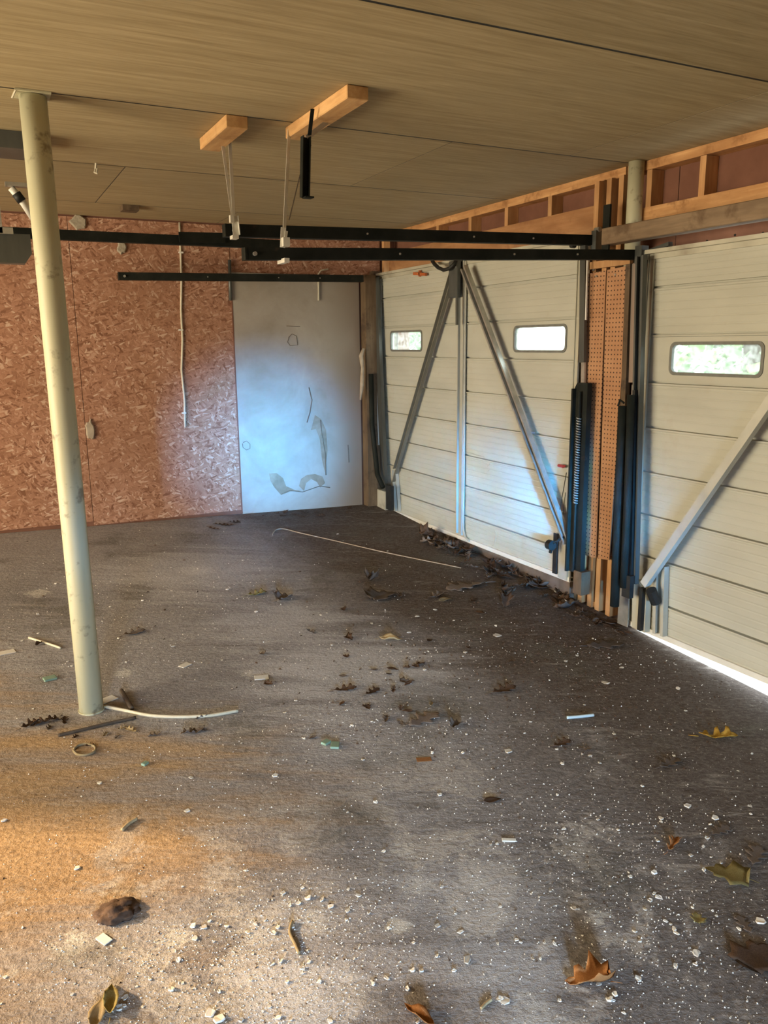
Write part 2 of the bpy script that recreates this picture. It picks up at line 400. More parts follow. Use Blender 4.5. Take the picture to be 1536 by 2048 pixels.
def prism(outline, holes, org, e1, e2, en, depth, bm=None):
    """flat outline (with holes) in the e1/e2 plane at org, given thickness along en"""
    bm = bm or bmesh.new(); loops = [outline]+list(holes)
    tri = tessellate_polygon([[V((x, y, 0)) for x, y in lp] for lp in loops])
    flat = [q for lp in loops for q in lp]
    f = [bm.verts.new(org+e1*x+e2*y) for x, y in flat]; b = [bm.verts.new(org+e1*x+e2*y+en*depth) for x, y in flat]
    for t in tri: bm.faces.new([f[i] for i in t]); bm.faces.new([b[i] for i in reversed(t)])
    k = 0
    for lp in loops:
        n = len(lp)
        for i in range(n): j = (i+1) % n; bm.faces.new((f[k+i], f[k+j], b[k+j], b[k+i]))
        k += n
    bmesh.ops.recalc_face_normals(bm, faces=bm.faces)
    return bm
def rrect(x0, x1, y0, y1, r, seg=4):
    o = []
    for cx, cy, a0 in ((x1-r, y1-r, 0), (x0+r, y1-r, 90), (x0+r, y0+r, 180), (x1-r, y0+r, 270)):
        for i in range(seg+1):
            a = math.radians(a0+90*i/seg); o.append((cx+r*math.cos(a), cy+r*math.sin(a)))
    return o
def coil(p0, p1, R, r, turns, seg=6, per=10):
    p0, p1 = V(p0), V(p1); d, s, u = frame_of(p1-p0); L = (p1-p0).length; n = turns*per
    return tube([p0+d*L*i/n+(s*math.cos(2*math.pi*i/per)+u*math.sin(2*math.pi*i/per))*R for i in range(n+1)], r, seg)
def merge(*bms):
    o = bmesh.new()
    for b in bms:
        me = bpy.data.meshes.new('tmp'); b.to_mesh(me); o.from_mesh(me); bpy.data.meshes.remove(me); b.free()
    return o

def obj(name, bm, mat, parent=None, smooth=False):
    """bm in world coordinates; becomes ONE mesh object under parent"""
    off = parent.get('_o') if parent else None
    if off is not None: bmesh.ops.translate(bm, verts=bm.verts, vec=-V(off))
    me = bpy.data.meshes.new(name); bm.to_mesh(me); bm.free()
    if smooth:
        for p in me.polygons: p.use_smooth = True
    me.materials.append(MT[mat] if isinstance(mat, str) else mat)
    o = bpy.data.objects.new(name, me); COL.objects.link(o)
    if parent:
        o.parent = parent
        if off is not None: o['_o'] = list(off)
    return o
def thing(name, label, cat, loc=(0, 0, 0), group=None, kind=None):
    o = bpy.data.objects.new(name, None); COL.objects.link(o); o.location = loc; o.empty_display_size = .1
    o['_o'] = list(loc); o['label'] = label; o['category'] = cat
    if group: o['group'] = group
    if kind: o['kind'] = kind
    return o
def tag(o, label, cat, group=None, kind=None):
    o['label'] = label; o['category'] = cat
    if group: o['group'] = group
    if kind: o['kind'] = kind
    return o
def single(name, bm, mat, label, cat, loc, group=None, smooth=False):
    """a thing that is one mesh, its origin at loc"""
    bmesh.ops.translate(bm, verts=bm.verts, vec=-V(loc))
    o = obj(name, bm, mat, None, smooth); o.location = loc
    return tag(o, label, cat, group)
def struct(name, bm, mat, label=None, cat=None):
    o = obj(name, bm, mat); o['kind'] = 'structure'
    if label: o['label'] = label; o['category'] = cat
    return o

# ================================================================== SETTING
# floor: the sloping slab, gently uneven
bm = bmesh.new(); nx, ny = 70, 90; g = []
X0, X1, Y0, Y1 = XL, 3.30, YR, YB
for i in range(nx+1):
    row = []
    for j in range(ny+1):
        x = X0+(X1-X0)*i/nx; y = Y0+(Y1-Y0)*j/ny
        row.append(bm.verts.new((x, y, zf(x, y)+.004*noise.noise(V((x*1.3, y*1.3, 0))))))
    g.append(row)
for i in range(nx):
    for j in range(ny): bm.faces.new((g[i][j], g[i+1][j], g[i+1][j+1], g[i][j+1]))
box(bm, X0, X1, Y0, Y1, -1.0, -.95)
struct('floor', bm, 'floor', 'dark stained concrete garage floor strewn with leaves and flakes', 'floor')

# ceiling: plywood sheets; black strips in the joints stand in for shade
ceil = thing('ceiling', 'tan unpainted plywood garage ceiling', 'ceiling', kind='structure')
obj('joist_backing', B(XL, 3.5, YR, YB, H+.014, H+.2), 'jamb', ceil)
rows = [(-5.0, -3.84, .2), (-3.84, -2.62, -.9), (-2.62, -1.40, .6), (-1.40, -.18, -.3), (-.18, 1.04, .5), (1.04, 2.258, 3.2), (2.258, 3.534, 2.9), (3.534, 4.737, 2.185), (4.737, 5.955, .844), (5.955, YB, -.6)]
for y0, y1, xs in rows:
    cuts = [xs+(3.66 if 1 < y0 < 3 else 2.44)*k for k in range(-4, 4)]
    cuts = [XL]+[c for c in cuts if XL+.1 < c < 3.38]+[3.42]
    for a, b in zip(cuts, cuts[1:]):
        obj('plywood_sheet', B(a+.003, b-.003, y0+.007, y1-.007, H, H+.014), 'ply', ceil)
        if b < 3.4: obj('joint_shade', B(b-.003, b+.003, y0+.004, y1-.004, H+.0008, H+.013), 'black', ceil)
    if y1 < YB: obj('joint_shade', B(XL, 3.42, y1-.007, y1+.007, H+.0006, H+.013), 'black', ceil)

# back wall
bw = thing('wall_back', 'strand board back wall with one old white board beside the garage door', 'wall', kind='structure')
obj('wall_core', B(XL, 3.6, YB+.012, YB+.15, -.9, H+.1), 'sheath', bw)
edges = [-4.4, -2.95, -1.73, -.505, .719, 1.936]
for a, b in zip(edges, edges[1:]): obj('strand_board_sheet', B(a+.002, b-.002, YB, YB+.012, zf(a, YB)+.004, H-.012), 'osb', bw)
obj('strand_board_sheet', B(1.938, 3.30, YB+.004, YB+.012, 1.90, H-.012), 'osb', bw)
wp = obj('white_board', B(1.94, 3.085, YB-.008, YB+.008, -.11, 1.955), 'panel', bw)
# torn skin on the white board
def on_board(pts, dy=-.0085): return [PY(x, y, YB+dy) for x, y in pts]
def patch(pts, mat, name, parent, thick=.003):
    q = on_board(pts); org = q[0]; bmp = prism([((p-org).x, (p-org).z) for p in q], [], org, V((1, 0, 0)), V((0, 0, 1)), V((0, -1, 0)), thick)
    return obj(name, bmp, mat, parent)
patch([(538, 947), (553, 946), (566, 956), (572, 972), (590, 980), (603, 982), (580, 983), (562, 990), (549, 975), (541, 962)], 'stainp', 'torn_patch', wp)
patch([(598, 972), (602, 958), (614, 950), (630, 948), (645, 953), (650, 966), (640, 975), (634, 964), (622, 958), (612, 966), (608, 982)], 'stainp', 'torn_patch', wp)
patch([(622, 860), (630, 830), (642, 838), (652, 860), (655, 900), (650, 945), (644, 920), (640, 880), (632, 858)], 'stainp', 'torn_patch', wp, .002)
def stain(pts, r=.0045): return obj('torn_edge', tube(on_board(pts, -.010), r, 6), 'torn', wp, True)
stain([(618, 775), (624, 800), (620, 825), (614, 845)]); stain([(641, 840), (644, 870), (651, 910), (652, 950)])
stain([(486, 885), (493, 882), (500, 888), (500, 897), (493, 900), (486, 895), (485, 887)], .0025)
stain([(577, 675), (584, 668), (593, 672), (595, 690), (580, 691), (575, 684), (578, 675)], .0025)
stain([(573, 652), (600, 653)], .0025); stain([(696, 890), (698, 925)], .003)
stain([(562, 988), (580, 981), (605, 984), (640, 972), (660, 975)], .0035)
obj('dark_joint', B(1.930, 1.9395, YB-.010, YB+.004, -.05, 1.95), 'sheath', bw)

# rear and left walls (behind the camera), with the open bay and the doorway the daylight comes through
bm = bmesh.new()
for a, b in ((XL-.15, -2.5), (-1.5, -1.05), (-.15, 3.6)): box(bm, a, b, YR-.15, YR, -1, H+.1)
for a, b in ((-2.5, -1.5), (-1.05, -.15)): box(bm, a, b, YR-.15, YR, 1.5, H+.1)  # the opening nearer the door wall is added for the second beam
struct('wall_rear', bm, 'conc')
BAY = (1.5, 5.07)
bm = bmesh.new(); box(bm, XL-.15, XL, YR, BAY[0], -1, H+.1); box(bm, XL-.15, XL, BAY[1], YB+.1, -1, H+.1); box(bm, XL-.15, XL, BAY[0], BAY[1], 2.08, H+.1)
struct('wall_left', bm, 'conc')

# door wall: outer sheathing, plates, studs
FD = (3.82, 6.50); ND = (.58, 3.29)          # far and near door, Y range
rw = thing('wall_right', 'open stud wall above and between the two garage doors', 'wall', kind='structure')
bm = bmesh.new()
box(bm, 3.45, 3.5, YR, ND[0], -1, H+.1); box(bm, 3.45, 3.5, ND[0], ND[1], 1.84, H+.1); box(bm, 3.45, 3.5, ND[1]+.005, FD[0]+.01, -1, H+.1)
box(bm, 3.45, 3.5, FD[0], FD[1], 1.99, H+.1); box(bm, 3.45, 3.5, FD[1], YB+.15, -1, H+.1)
obj('sheathing', bm, 'sheath', rw)
PXF = 3.36
obj('top_plate', B(PXF, 3.45, 3.60, YB, H-.052, H-.002), 'plate', rw)
obj('top_plate', B(PXF, 3.45, -.5, 3.585, H-.050, H-.002), 'plate', rw)
def stud(y, z0, z1, wy=.038, x0=PXF, mat='stud'): return obj('stud', B(x0, 3.448, y-wy/2, y+wy/2, z0, z1), mat, rw)
ypx = lambda px, py: PX(px, py, PXF).y
for px, py in ((1013, 410), (940, 432), (1100, 402), (875, 452)): stud(ypx(px, py), 2.12, H-.052)
for px, py in ((1298, 370), (1405, 345)): stud(ypx(px, py), 2.08, H-.052)
for yy in (2.2, 1.75, 1.3): stud(yy, 2.08, H-.052)
obj('sill_board', B(PXF-.004, 3.448, -.3, ypx(1287, 415), 1.995, 2.085), 'plate', rw)
obj('header_board', B(PXF-.01, 3.448, 3.815, YB-.02, 1.985, 2.155), 'header', rw)
# the stud bundle between the doors
for y, zt in ((3.755, 2.27), (3.665, 1.9), (3.595, 1.84), (3.50, .10)): obj('stud', B(3.292, 3.36, y-.019, y+.019, zf(3.3, y)+.001, zt), 'stud', rw)
for px, a, b in ((1203, 352, 455), (1217, 350, 470), (1241, 345, 470)):
    y = PX(px, 400, 3.33).y; obj('stud', B(3.33, 3.44, y-.019, y+.019, 1.80, H-.05), 'stud', rw)
obj('blocking', B(3.31, 3.36, 3.58, 3.68, -.26, -.225), 'stud', rw)
obj('ledger', B(3.262, 3.285, 3.43, 3.79, 1.785, 1.825), 'stud', rw)
obj('door_jamb', B(3.305, 3.445, 3.800, 3.826, -.3, 1.98), 'jamb', rw)  # boards added to block the daylight leak at the door edges
obj('door_jamb', B(3.305, 3.445, 3.286, 3.310, -.33, 1.83), 'jamb', rw)  # also added to block the daylight leak at the door edges
obj('corner_post', B(3.10, 3.20, 6.44, YB-.009, zf(3.15, 6.5)+.002, 1.96), 'jamb', rw)
obj('corner_post', B(3.20, 3.44, 6.515, YB-.001, zf(3.3, 6.5), 2.0), 'jamb', rw)
obj('corner_stud', B(3.30, 3.36, 6.47, 6.51, 1.9, H-.05), 'stud', rw)
obj('outer_post', B(3.32, 3.45, .45, .57, -.45, H-.05), 'stud', rw)
# weathered beam over the near door
single('header_beam', B(3.18, 3.262, .3, 3.575, 1.897, 1.985, .004), 'beam', 'weathered grey-brown timber beam across the top of the near garage door', 'beam', (3.22, 2.0, 1.897))
# sill beneath the far door
bm = bmesh.new(); xs = (3.272, 3.34)
vs = [bm.verts.new(p) for p in ((xs[0], 3.83, zf(3.27, 3.83)-.02), (xs[0], 6.45, zf(3.27, 6.45)-.02), (xs[0], 6.45, -.128), (xs[0], 3.83, -.138), (xs[1], 3.83, zf(3.27, 3.83)-.02), (xs[1], 6.45, zf(3.27, 6.45)-.02), (xs[1], 6.45, -.128), (xs[1], 3.83, -.138))]
for f in ((0, 1, 2, 3), (7, 6, 5, 4), (3, 2, 6, 7), (0, 3, 7, 4), (1, 5, 6, 2), (0, 4, 5, 1)): bm.faces.new([vs[i] for i in f])
bmesh.ops.recalc_face_normals(bm, faces=bm.faces)
struct('trim_1', bm, 'curb')

# ================================================================== GARAGE DOORS
ZF = [1.975, 1.768, 1.524, 1.273, 1.027, .787, .546, .309, .073, -.134]
ZN = [1.84, 1.656, 1.411, 1.161, .917, .672, .432, .193, -.054, -.253]
EY, EZ, EX = V((0, 1, 0)), V((0, 0, 1)), V((1, 0, 0))
def strip_profile(h, first=False):
    """(depth into the door, height) of one pressed strip, from its bottom up"""
    pr = [(0.0, 0.0)]
    for k in range(1, 6):
        z = h*k/6
        pr += [(0, z-.006), (.0016, z-.002), (.0016, z+.002), (0, z+.006)]
    pr += [(0, h-.026), (-.005, h-.022), (-.005, h-.013), (.022, h-.012), (.022, h)]
    return pr
def make_door(n, label, yr, zs, wins, closed=True):
    y0, y1 = yr
    d = thing('door_%d' % n, label, 'garage door', (XD, (y0+y1)/2, zs[-1]), kind='structure')
    for i in range(len(zs)-1):
        zt, zb = zs[i], zs[i+1]; h = zt-zb
        if i == 2:
            holes = [rrect(a, b, c-zb, e-zb, .028) for a, b, c, e in wins]
            bm = prism([(y0, 0), (y1, 0), (y1, h-.02), (y0, h-.02)], holes, V((XD, 0, zb)), EY, EZ, EX, .03)
            b2 = bmesh.new(); box(b2, XD+.016, XD+.03, y0, y1, zt-.021, zt); box(b2, XD-.006, XD+.02, y0, y1, zt-.0175, zt-.010)
            bm = merge(bm, b2)
            obj('panel', bm, 'door', d)
        else:
            bm = bmesh.new(); pr = strip_profile(h)
            a = [bm.verts.new((XD+x, y0, zb+z)) for x, z in pr]; b = [bm.verts.new((XD+x, y1, zb+z)) for x, z in pr]
            ab = [bm.verts.new((XD+.03, y0, zb)), bm.verts.new((XD+.03, y0, zt))]; bb = [bm.verts.new((XD+.03, y1, zb)), bm.verts.new((XD+.03, y1, zt))]
            for j in range(len(pr)-1): bm.faces.new((a[j], b[j], b[j+1], a[j+1]))
            bm.faces.new((ab[0], ab[1], bb[1], bb[0])); bm.faces.new((a[-1], b[-1], bb[1], ab[1])); bm.faces.new((a[0], ab[0], bb[0], b[0]))
            bmesh.ops.recalc_face_normals(bm, faces=bm.faces)
            obj('panel', bm, 'door', d)
    for a, b, c, e in wins:
        fr = prism(rrect(a-.012, b+.012, c-.012, e+.012, .036), [rrect(a+.004, b-.004, c+.004, e-.004, .026)], V((XD-.005, 0, 0)), EY, EZ, EX, .02)
        wf = obj('window_frame', fr, 'gasket', d)
        obj('pane', prism(rrect(a, b, c, e, .028), [], V((XD+.008, 0, 0)), EY, EZ, EX, .004), 'pane', wf)
    # rails and stiles
    obj('bottom_rail', channel(V((XD-.012, y0, zs[-1]+.012)), V((XD-.012, y1, zs[-1]+.012)), .03, .03, .003, EX), 'white', d)
    obj('top_rail', merge(bar((XD-.016, y0, zs[0]-.008), (XD-.016, y1, zs[0]-.008), .05, .02), bar((XD-.006, y0, zs[0]-.022), (XD-.006, y1, zs[0]-.022), .012, .045)), 'doorframe', d)
    for y in (y0+.02, y1-.02): obj('edge_stile', channel(V((XD-.001, y, zs[-1])), V((XD-.001, y, zs[0])), .04, .012, .003, -EX), 'doorframe', d)
    return d

door1 = make_door(1, 'cream far garage door with full centre post and two steel braces', FD, ZF, [(3.953, 4.482, 1.318, 1.470), (5.752, 6.292, 1.318, 1.470)])
# centre post with rounded foot
yc = 5.10
obj('centre_post', merge(channel(V((XD-.004, yc+.02, -.09)), V((XD-.004, yc+.02, 1.97)), .085, .028, .004, -EX, lip=.012),
    tube([V((XD-.02, yc-.03, 1.95)), V((XD-.02, yc-.03, 0.02)), V((XD-.02, yc-.034, -.05)), V((XD-.02, yc-.06, -.10)), V((XD-.02, yc-.12, -.115))], .008, 6)), 'brace', door1)
pa, pb = PX(908, 548, XD-.05), PX(794, 940, XD-.03)
obj('brace', merge(channel(pa, pb, .05, .03, .004, -EX), bar(pb, PX(786, 968, XD-.02), .012, .03, EX)), 'braceshade', door1)
pa, pb = PX(932, 535, XD-.075), PX(1140, 1085, XD-.045)
br = obj('brace', channel(pa, pb, .055, .035, .004, -EX, lip=.014), 'galv', door1)
for px, py in ((953, 574), (978, 642), (1061, 866)):
    q = PX(px, py, XD-.035); obj('bolt', tube([q-EX*.012, q+EX*.03], .009, 8), 'galv', br)
obj('apex_plate', B(XD-.085, XD-.04, yc+.0, yc+.10, 1.70, 1.96, .004), 'steelgrey', door1)
obj('apex_strap', bar(PX(914, 535, XD-.09), PX(914, 650, XD-.09), .025, .01, EX), 'steelgrey', door1)
obj('lower_stile', channel(PX(793, 940, XD-.004), PX(799, 1022, XD-.004), .07, .03, .004, -EX), 'brace', door1)
obj('roller_plate', B(XD-.03, XD-.022, PX(1121, 1100).y, PX(1113, 1100).y, -.11, .16), 'black', door1)
obj('corner_plate', B(XD-.02, XD-.004, PX(1140, 1100).y, PX(1122, 1100).y, -.13, .12), 'brace', door1)
obj('red_handle', tube([PX(1117, 931, XD-.03), PX(1126, 933, XD-.03), PX(1131, 932, XD-.02)], [.010, .011, .006], 8), 'red', door1)
obj('latch', merge(bar(PX(828, 547, XD-.03), PX(852, 549, XD-.03), .02, .022), bar(PX(840, 541, XD-.03), PX(840, 553, XD-.03), .015, .02, EX)), 'orange', door1)
obj('cable_loop', tube([PX(864, 520, XD-.08), PX(868, 527, XD-.1), PX(876, 535, XD-.12), PX(887, 540, XD-.12), PX(899, 537, XD-.12), PX(908, 529, XD-.1), PX(912, 521, XD-.08)], .014, 8), 'black', door1, True)
# roller arm on the lower corner
q = PX(1101, 1090, XD-.10)
obj('roller', merge(tube([q-EY*.02, q+EY*.02], .032, 12), tube([q, PX(1135, 1070, XD-.05)], .008, 6), tube([q+V((0, -.01, -.02)), q+V((0, .0, -.05))], .012, 6)), 'black', door1)
obj('lift_cable', merge(tube([PX(1133, 945, XD-.02), PX(1117, 1035, XD-.06)], .0025, 5), tube([PX(1131, 985, XD-.02), PX(1126, 1030, XD-.05)], .002, 5)), 'steel', door1)
# paint scars on the lower boards
for pts in ([(975, 932), (979, 928), (981, 936), (976, 942)], [(989, 1062), (992, 1068), (989, 1088), (985, 1092)], [(930, 903), (968, 914)]):
    obj('scar', tube([PX(x, y, XD-.001) for x, y in pts], .004, 5), 'doorframe', door1)

door2 = make_door(2, 'cream near garage door with diagonal brace, cut off by the picture edge', ND, ZN, [(2.551, 3.097, 1.207, 1.354), (.77, 1.31, 1.207, 1.354)])
pa, pb = PX(1293, 1168, XD-.06), V((XD-.06, 1.95, 1.83))
obj('brace', channel(pa-EX*.03, pb-EX*.03, .044, .035, .004, EX), 'brace', door2)
obj('brace', channel(V((XD-.06, .70, .06)), pb, .055, .035, .004, -EX), 'brace', door2)
obj('centre_post', channel(V((XD-.004, 1.93, -.22)), V((XD-.004, 1.93, 1.83)), .085, .028, .004, -EX, lip=.012), 'brace', door2)
obj('lower_stile', channel(PX(1328, 1130, XD-.004), PX(1324, 1268, XD-.004), .075, .035, .004, -EX, lip=.02), 'brace', door2)
obj('corner_plate', prism([(3.12, -.24), (3.22, -.24), (3.235, .02), (3.20, .05), (3.125, -.02)], [], V((XD-.05, 0, 0)), EY, EZ, EX, .04), 'doorframe', door2)
obj('roller_bracket', merge(B(XD-.075, XD-.05, 3.13, 3.155, -.23, .02), tube([PX(1302, 1180, XD-.10), PX(1312, 1205, XD-.06)], .03, 10)), 'black', door2)
obj('rivet_row', merge(*[tube([PX(px, py, XD-.018), PX(px, py, XD-.028)], .006, 6) for px, py in ((1316, 497), (1414, 482), (1470, 470), (1526, 466))]), 'black', door2)
for px, py in ((1405, 1150), (1384, 1175)): obj('scar', tube([PX(px, py, XD-.001), PX(px+8, py+4, XD-.001)], .004, 5), 'doorframe', door2)

# ================================================================== HORIZONTAL TRACKS
def c_track(name, label, a, b, ht, wd, mat='steel', face=-1):
    """a long rolled channel running into the room, open side down the far flank"""
    t = thing(name, label, 'rail', a)
    up = EZ
    obj('channel', channel(V(a), V(b), ht, wd, .004, V((0, 1, 0)), lip=.012), mat, t)
    ep = obj('end_plate', B(a[0]-.006, a[0]+.002, a[1]-.002, a[1]+wd, a[2]-ht/2, a[2]+ht/2), mat, t)
    q = V(a)+V((.035, -.006, 0)); obj('bolt', tube([q-EY*.006, q+EY*.014], .009, 8), 'galv', ep)
    for k in (.33, .62, .8):
        q = V(a).lerp(V(b), k); obj('bolt', tube([q-EY*.005, q+EY*.012], .005, 6), 'galv', t)
    return t
tr1 = c_track('ceiling_track', 'upper dark steel door track hung from the short wood block', PY(453, 460, 3.75), PY(1188, 480, 3.75), .056, .05)
tr2 = c_track('ceiling_track', 'lower dark steel door track running to the steel jamb of the near door', PY(493, 507, 3.35), PY(1283, 509, 3.35), .050, .05)
tr3 = c_track('ceiling_track', 'thin dark steel track in front of the white board at the back', PY(239, 552, 6.3), PY(727, 557, 6.3), .056, .05)
# nose brackets where the tracks meet the jambs
q = PY(1190, 480, 3.75)
t = thing('track_bracket', 'small steel bracket joining upper track to the stud bundle', 'bracket', q)
obj('plate', B(q.x-.02, q.x+.03, 3.72, 3.76, q.z-.075, q.z+.05), 'steelgrey', t)
obj('bolt', tube([q+V((.0, -.04, .055)), q+V((.0, .0, .055))], .014, 8), 'galv', t)
obj('bolt', tube([PX(1150, 491, 3.2)-EX*.03, PX(1150, 491, 3.2)], .016, 8), 'black', t)
obj('strap', B(3.20, 3.212, PX(1218, 460, 3.2).y, PX(1205, 460, 3.2).y, PX(1210, 520, 3.2).z, PX(1210, 410, 3.2).z), 'steel', t)
q = PY(1283, 509, 3.35)
t = thing('track_bracket', 'steel corner bracket where lower track meets the near door', 'bracket', q)
obj('plate', B(q.x-.05, q.x+.0, 3.30, 3.348, q.z-.05, q.z+.04), 'steelgrey', t)
obj('bolt', tube([q+V((-.02, -.07, -.02)), q+V((-.02, -.04, -.02))], .014, 8), 'galv', t)
obj('arm', bar(q+V((-.02, -.05, .0)), q+V((-.02, -.22, .03)), .03, .02), 'steelgrey', t)
# rail behind, from the opposite side of the garage
a, b = PY(113, 472, 4.6), PY(566, 489, 4.6)
a2 = V((-2.6, 4.6, a.z))
t = thing('rear_rail', 'slim dark rail passing behind the cream pole and hanger straps', 'rail', b)
obj('channel', channel(a2, b, .050, .045, .004, EY, lip=.01), 'steel', t)
q = PY(358, 474, 4.59); obj('splice_plate', bar(q, PY(450, 476, 4.59), .012, .054), 'steel', t)
# deep grey box rail at the left edge
a = PY(63, 498, 4.0); zc = a.z
t = thing('box_rail', 'deep dark grey box rail ending behind the cream pole', 'rail', a)
obj('channel', prism([(-2.4, -.062), (a.x-.03, -.062), (a.x, -.02), (a.x, .062), (-2.4, .062)], [], V((0, 4.0, zc)), EX, EZ, EY, .08), 'steelgrey', t)
q = PY(0, 470, 3.99)
obj('perforated_angle', merge(B(-.25, PY(27, 470, 3.99).x, 3.985, 3.99, zc+.058, zc+.085), B(-.02+q.x-.06, q.x+.012, 3.985, 3.99, zc+.06, H-.06)), 'galv', t)
t = thing('ceiling_fixture', 'white conduit elbow with black joint reaching up behind the cream pole', 'conduit', PZ(30, 350, H-.05))
obj('mount_block', B(-.6, PZ(50, 340, H).x, 4.18, 4.42, H-.075, H-.001), 'steelgrey', t)
pts = [PY(22, 376, 4.2), PY(34, 390, 4.2), PY(48, 408, 4.2), PY(66, 436, 4.2)]
obj('pipe', tube(pts, .016, 10), 'white', t, True)
obj('joint_sleeve', tube([PY(32, 387, 4.2), PY(44, 403, 4.2)], .021, 10), 'black', t, True)
obj('flange', B(PY(10, 370, 4.2).x, PY(54, 370, 4.2).x, 4.18, 4.22, PY(20, 373, 4.2).z, PY(20, 365, 4.2).z), 'galv', t)

# ================================================================== CEILING BLOCKS AND HANGERS
def hanger_block(a, b, wd, ht, label):
    o = single('ceiling_block', B(a[0], a[0]+wd, a[1], b, H-ht, H-.001, .003), 'block', label, 'wood block', (a[0]+wd/2, (a[1]+b)/2, H-ht))
    return o
hanger_block((1.055, 3.525), 3.97, .095, .052, 'short orange wood block on the ceiling above the upper track')
hanger_block((1.355, 2.95), 3.62, .090, .050, 'long orange wood block on the ceiling holding the dark bracket')
single('ceiling_block', B(1.02, 1.13, 5.94, 6.06, H-.035, H-.001), 'jamb', 'small dark wood block on the ceiling above the back wall', 'wood block', (1.07, 6.0, H-.035))
def strap(p0, p1, wd=.022, t=.003, holes=True):
    p0, p1 = V(p0), V(p1); d, s, u = frame_of(p1-p0, EY)
    bmx = bar(p0, p1, wd, t, EY)
    return bmx
t = thing('hanger_strap', 'pair of pale perforated straps from the short block to the upper track', 'hanger', PY(465, 470, 3.74))
obj('strap', strap(PY(445, 288, 3.86), PY(466, 440, 3.745), .013), 'strap', t)
obj('strap', strap(PY(459, 272, 3.86), PY(468, 445, 3.742), .015), 'strap', t)
obj('drop_angle', merge(bar(PY(468, 432, 3.738), PY(472, 473, 3.735), .026, .003, EY), bar(PY(475, 432, 3.73), PY(479, 470, 3.73), .003, .02, EY)), 'strap', t)
obj('foot', B(PY(461, 475, 3.735).x, PY(473, 475, 3.735).x, 3.70, 3.745, PY(465, 479, 3.735).z, PY(465, 472, 3.735).z), 'strap', t)
obj('clip', B(PY(459, 440, 3.735).x, PY(466, 440, 3.735).x, 3.72, 3.74, PY(465, 446, 3.735).z, PY(465, 431, 3.735).z), 'strap', t)
t = thing('hanger_strap', 'single long pale perforated strap from the long block to the lower track', 'hanger', PY(570, 520, 3.34))
obj('strap', strap(PY(579, 250, 3.6), PY(568, 475, 3.345), .014), 'strap', t)
obj('drop_angle', merge(bar(PY(567, 455, 3.342), PY(565, 495, 3.335), .022, .003, EY), bar(PY(573, 462, 3.338), PY(569, 490, 3.33), .012, .003, EY)), 'strap', t)
obj('foot', B(PY(563, 490, 3.335).x, PY(576, 490, 3.335).x, 3.31, 3.345, PY(570, 494, 3.335).z, PY(570, 476, 3.335).z), 'strap', t)
obj('lower_foot', B(PY(565, 522, 3.335).x, PY(575, 522, 3.335).x, 3.31, 3.40, PY(570, 526, 3.335).z, PY(570, 517, 3.335).z), 'strap', t)
obj('tie_wire', tube([PY(622, 290, 3.45), PY(600, 350, 3.42), PY(578, 440, 3.36)], .0025, 5), 'stick', t)
t = thing('angle_bracket', 'dark steel angle bracket hanging from the long ceiling block', 'bracket', PY(610, 395, 3.3))
obj('upright', channel(PY(609, 275, 3.3), PY(607, 396, 3.3), .035, .03, .004, V((0, -1, 0))), 'steel', t)
obj('side_leg', bar(PY(618, 282, 3.32), PY(614, 392, 3.32), .012, .02, EY), 'steel', t)
obj('upper_strap', bar(PY(625, 218, 3.22), PY(619, 270, 3.29), .016, .004, EY), 'steel', t)
obj('brace', bar(PY(613, 276, 3.3), PY(653, 245, 3.3), .02, .012, EY), 'galv', t)
obj('foot', B(PY(606, 396, 3.3).x, PY(623, 396, 3.3).x, 3.27, 3.31, PY(610, 397, 3.3).z, PY(610, 394, 3.3).z), 'steel', t)

# ================================================================== POLES
top = V((.308, 3.575, H-.004)); base = V((.304, 3.475, zf(.304, 3.475)))
t = thing('support_pole', 'cream painted round steel pole standing on the floor', 'pole', base)
obj('shaft', tube([base, base+(top-base)*.25, base+(top-base)*.5, base+(top-base)*.75, top-V((0, 0, .008))], .051, 28), 'pole', t, True)
obj('cap_plate', B(top.x-.066, top.x+.062, top.y-.06, top.y+.06, H-.007, H-.001), 'pole', t)
obj('base_ring', tube([base-V((0, 0, .01)), base+V((0, 0, .004))], .056, 24), 'pole', t)
q = PZ(24, 196, H-.03); single('ceiling_nail', tube([PZ(32, 178, H-.002), q], .004, 6), 'cord', 'bent pale nail in the ceiling beside the cream pole top', 'nail', q)
y0 = PX(1265, 380, 3.30).y
single('pipe_column', tube([V((3.32, y0, 1.75)), V((3.32, y0, H-.003))], .042, 24), 'pole', 'short visible length of cream pipe column behind the weathered beam', 'pipe', (3.32, y0, 1.75), smooth=True)

# ================================================================== PEGBOARDS
def board(pts, X, th, mat):
    q = [PX(x, y, X) for x, y in pts]; org = q[0]
    return prism([((p-org).y, (p-org).z) for p in q], [], org, EY, EZ, EX, th), q[2]
bm, q = board([(1173, 548), (1212, 541), (1191, 1116), (1155, 1106)], 3.268, .006, 'peg')
single('pegboard', bm, 'peg', 'left pegboard strip on the stud bundle, beside the coil spring', 'pegboard', q)
bm, q = board([(1214, 540), (1258, 531), (1218, 1120), (1196, 1117)], 3.266, .006, 'peg')
single('pegboard', bm, 'peg', 'right pegboard strip on the stud bundle, narrowing downward', 'pegboard', q)
for px, py in ((1192, 552), (1230, 549), (1186, 540)):
    q = PX(px, py, 3.262)
    single('fixing_screw', tube([q, q+EX*.008], .006, 8), 'galv', 'bright screw head at the top of the %s' % {1192: 'left pegboard strip', 1230: 'right pegboard strip', 1186: 'board above the left pegboard strip'}[px], 'screw', q)

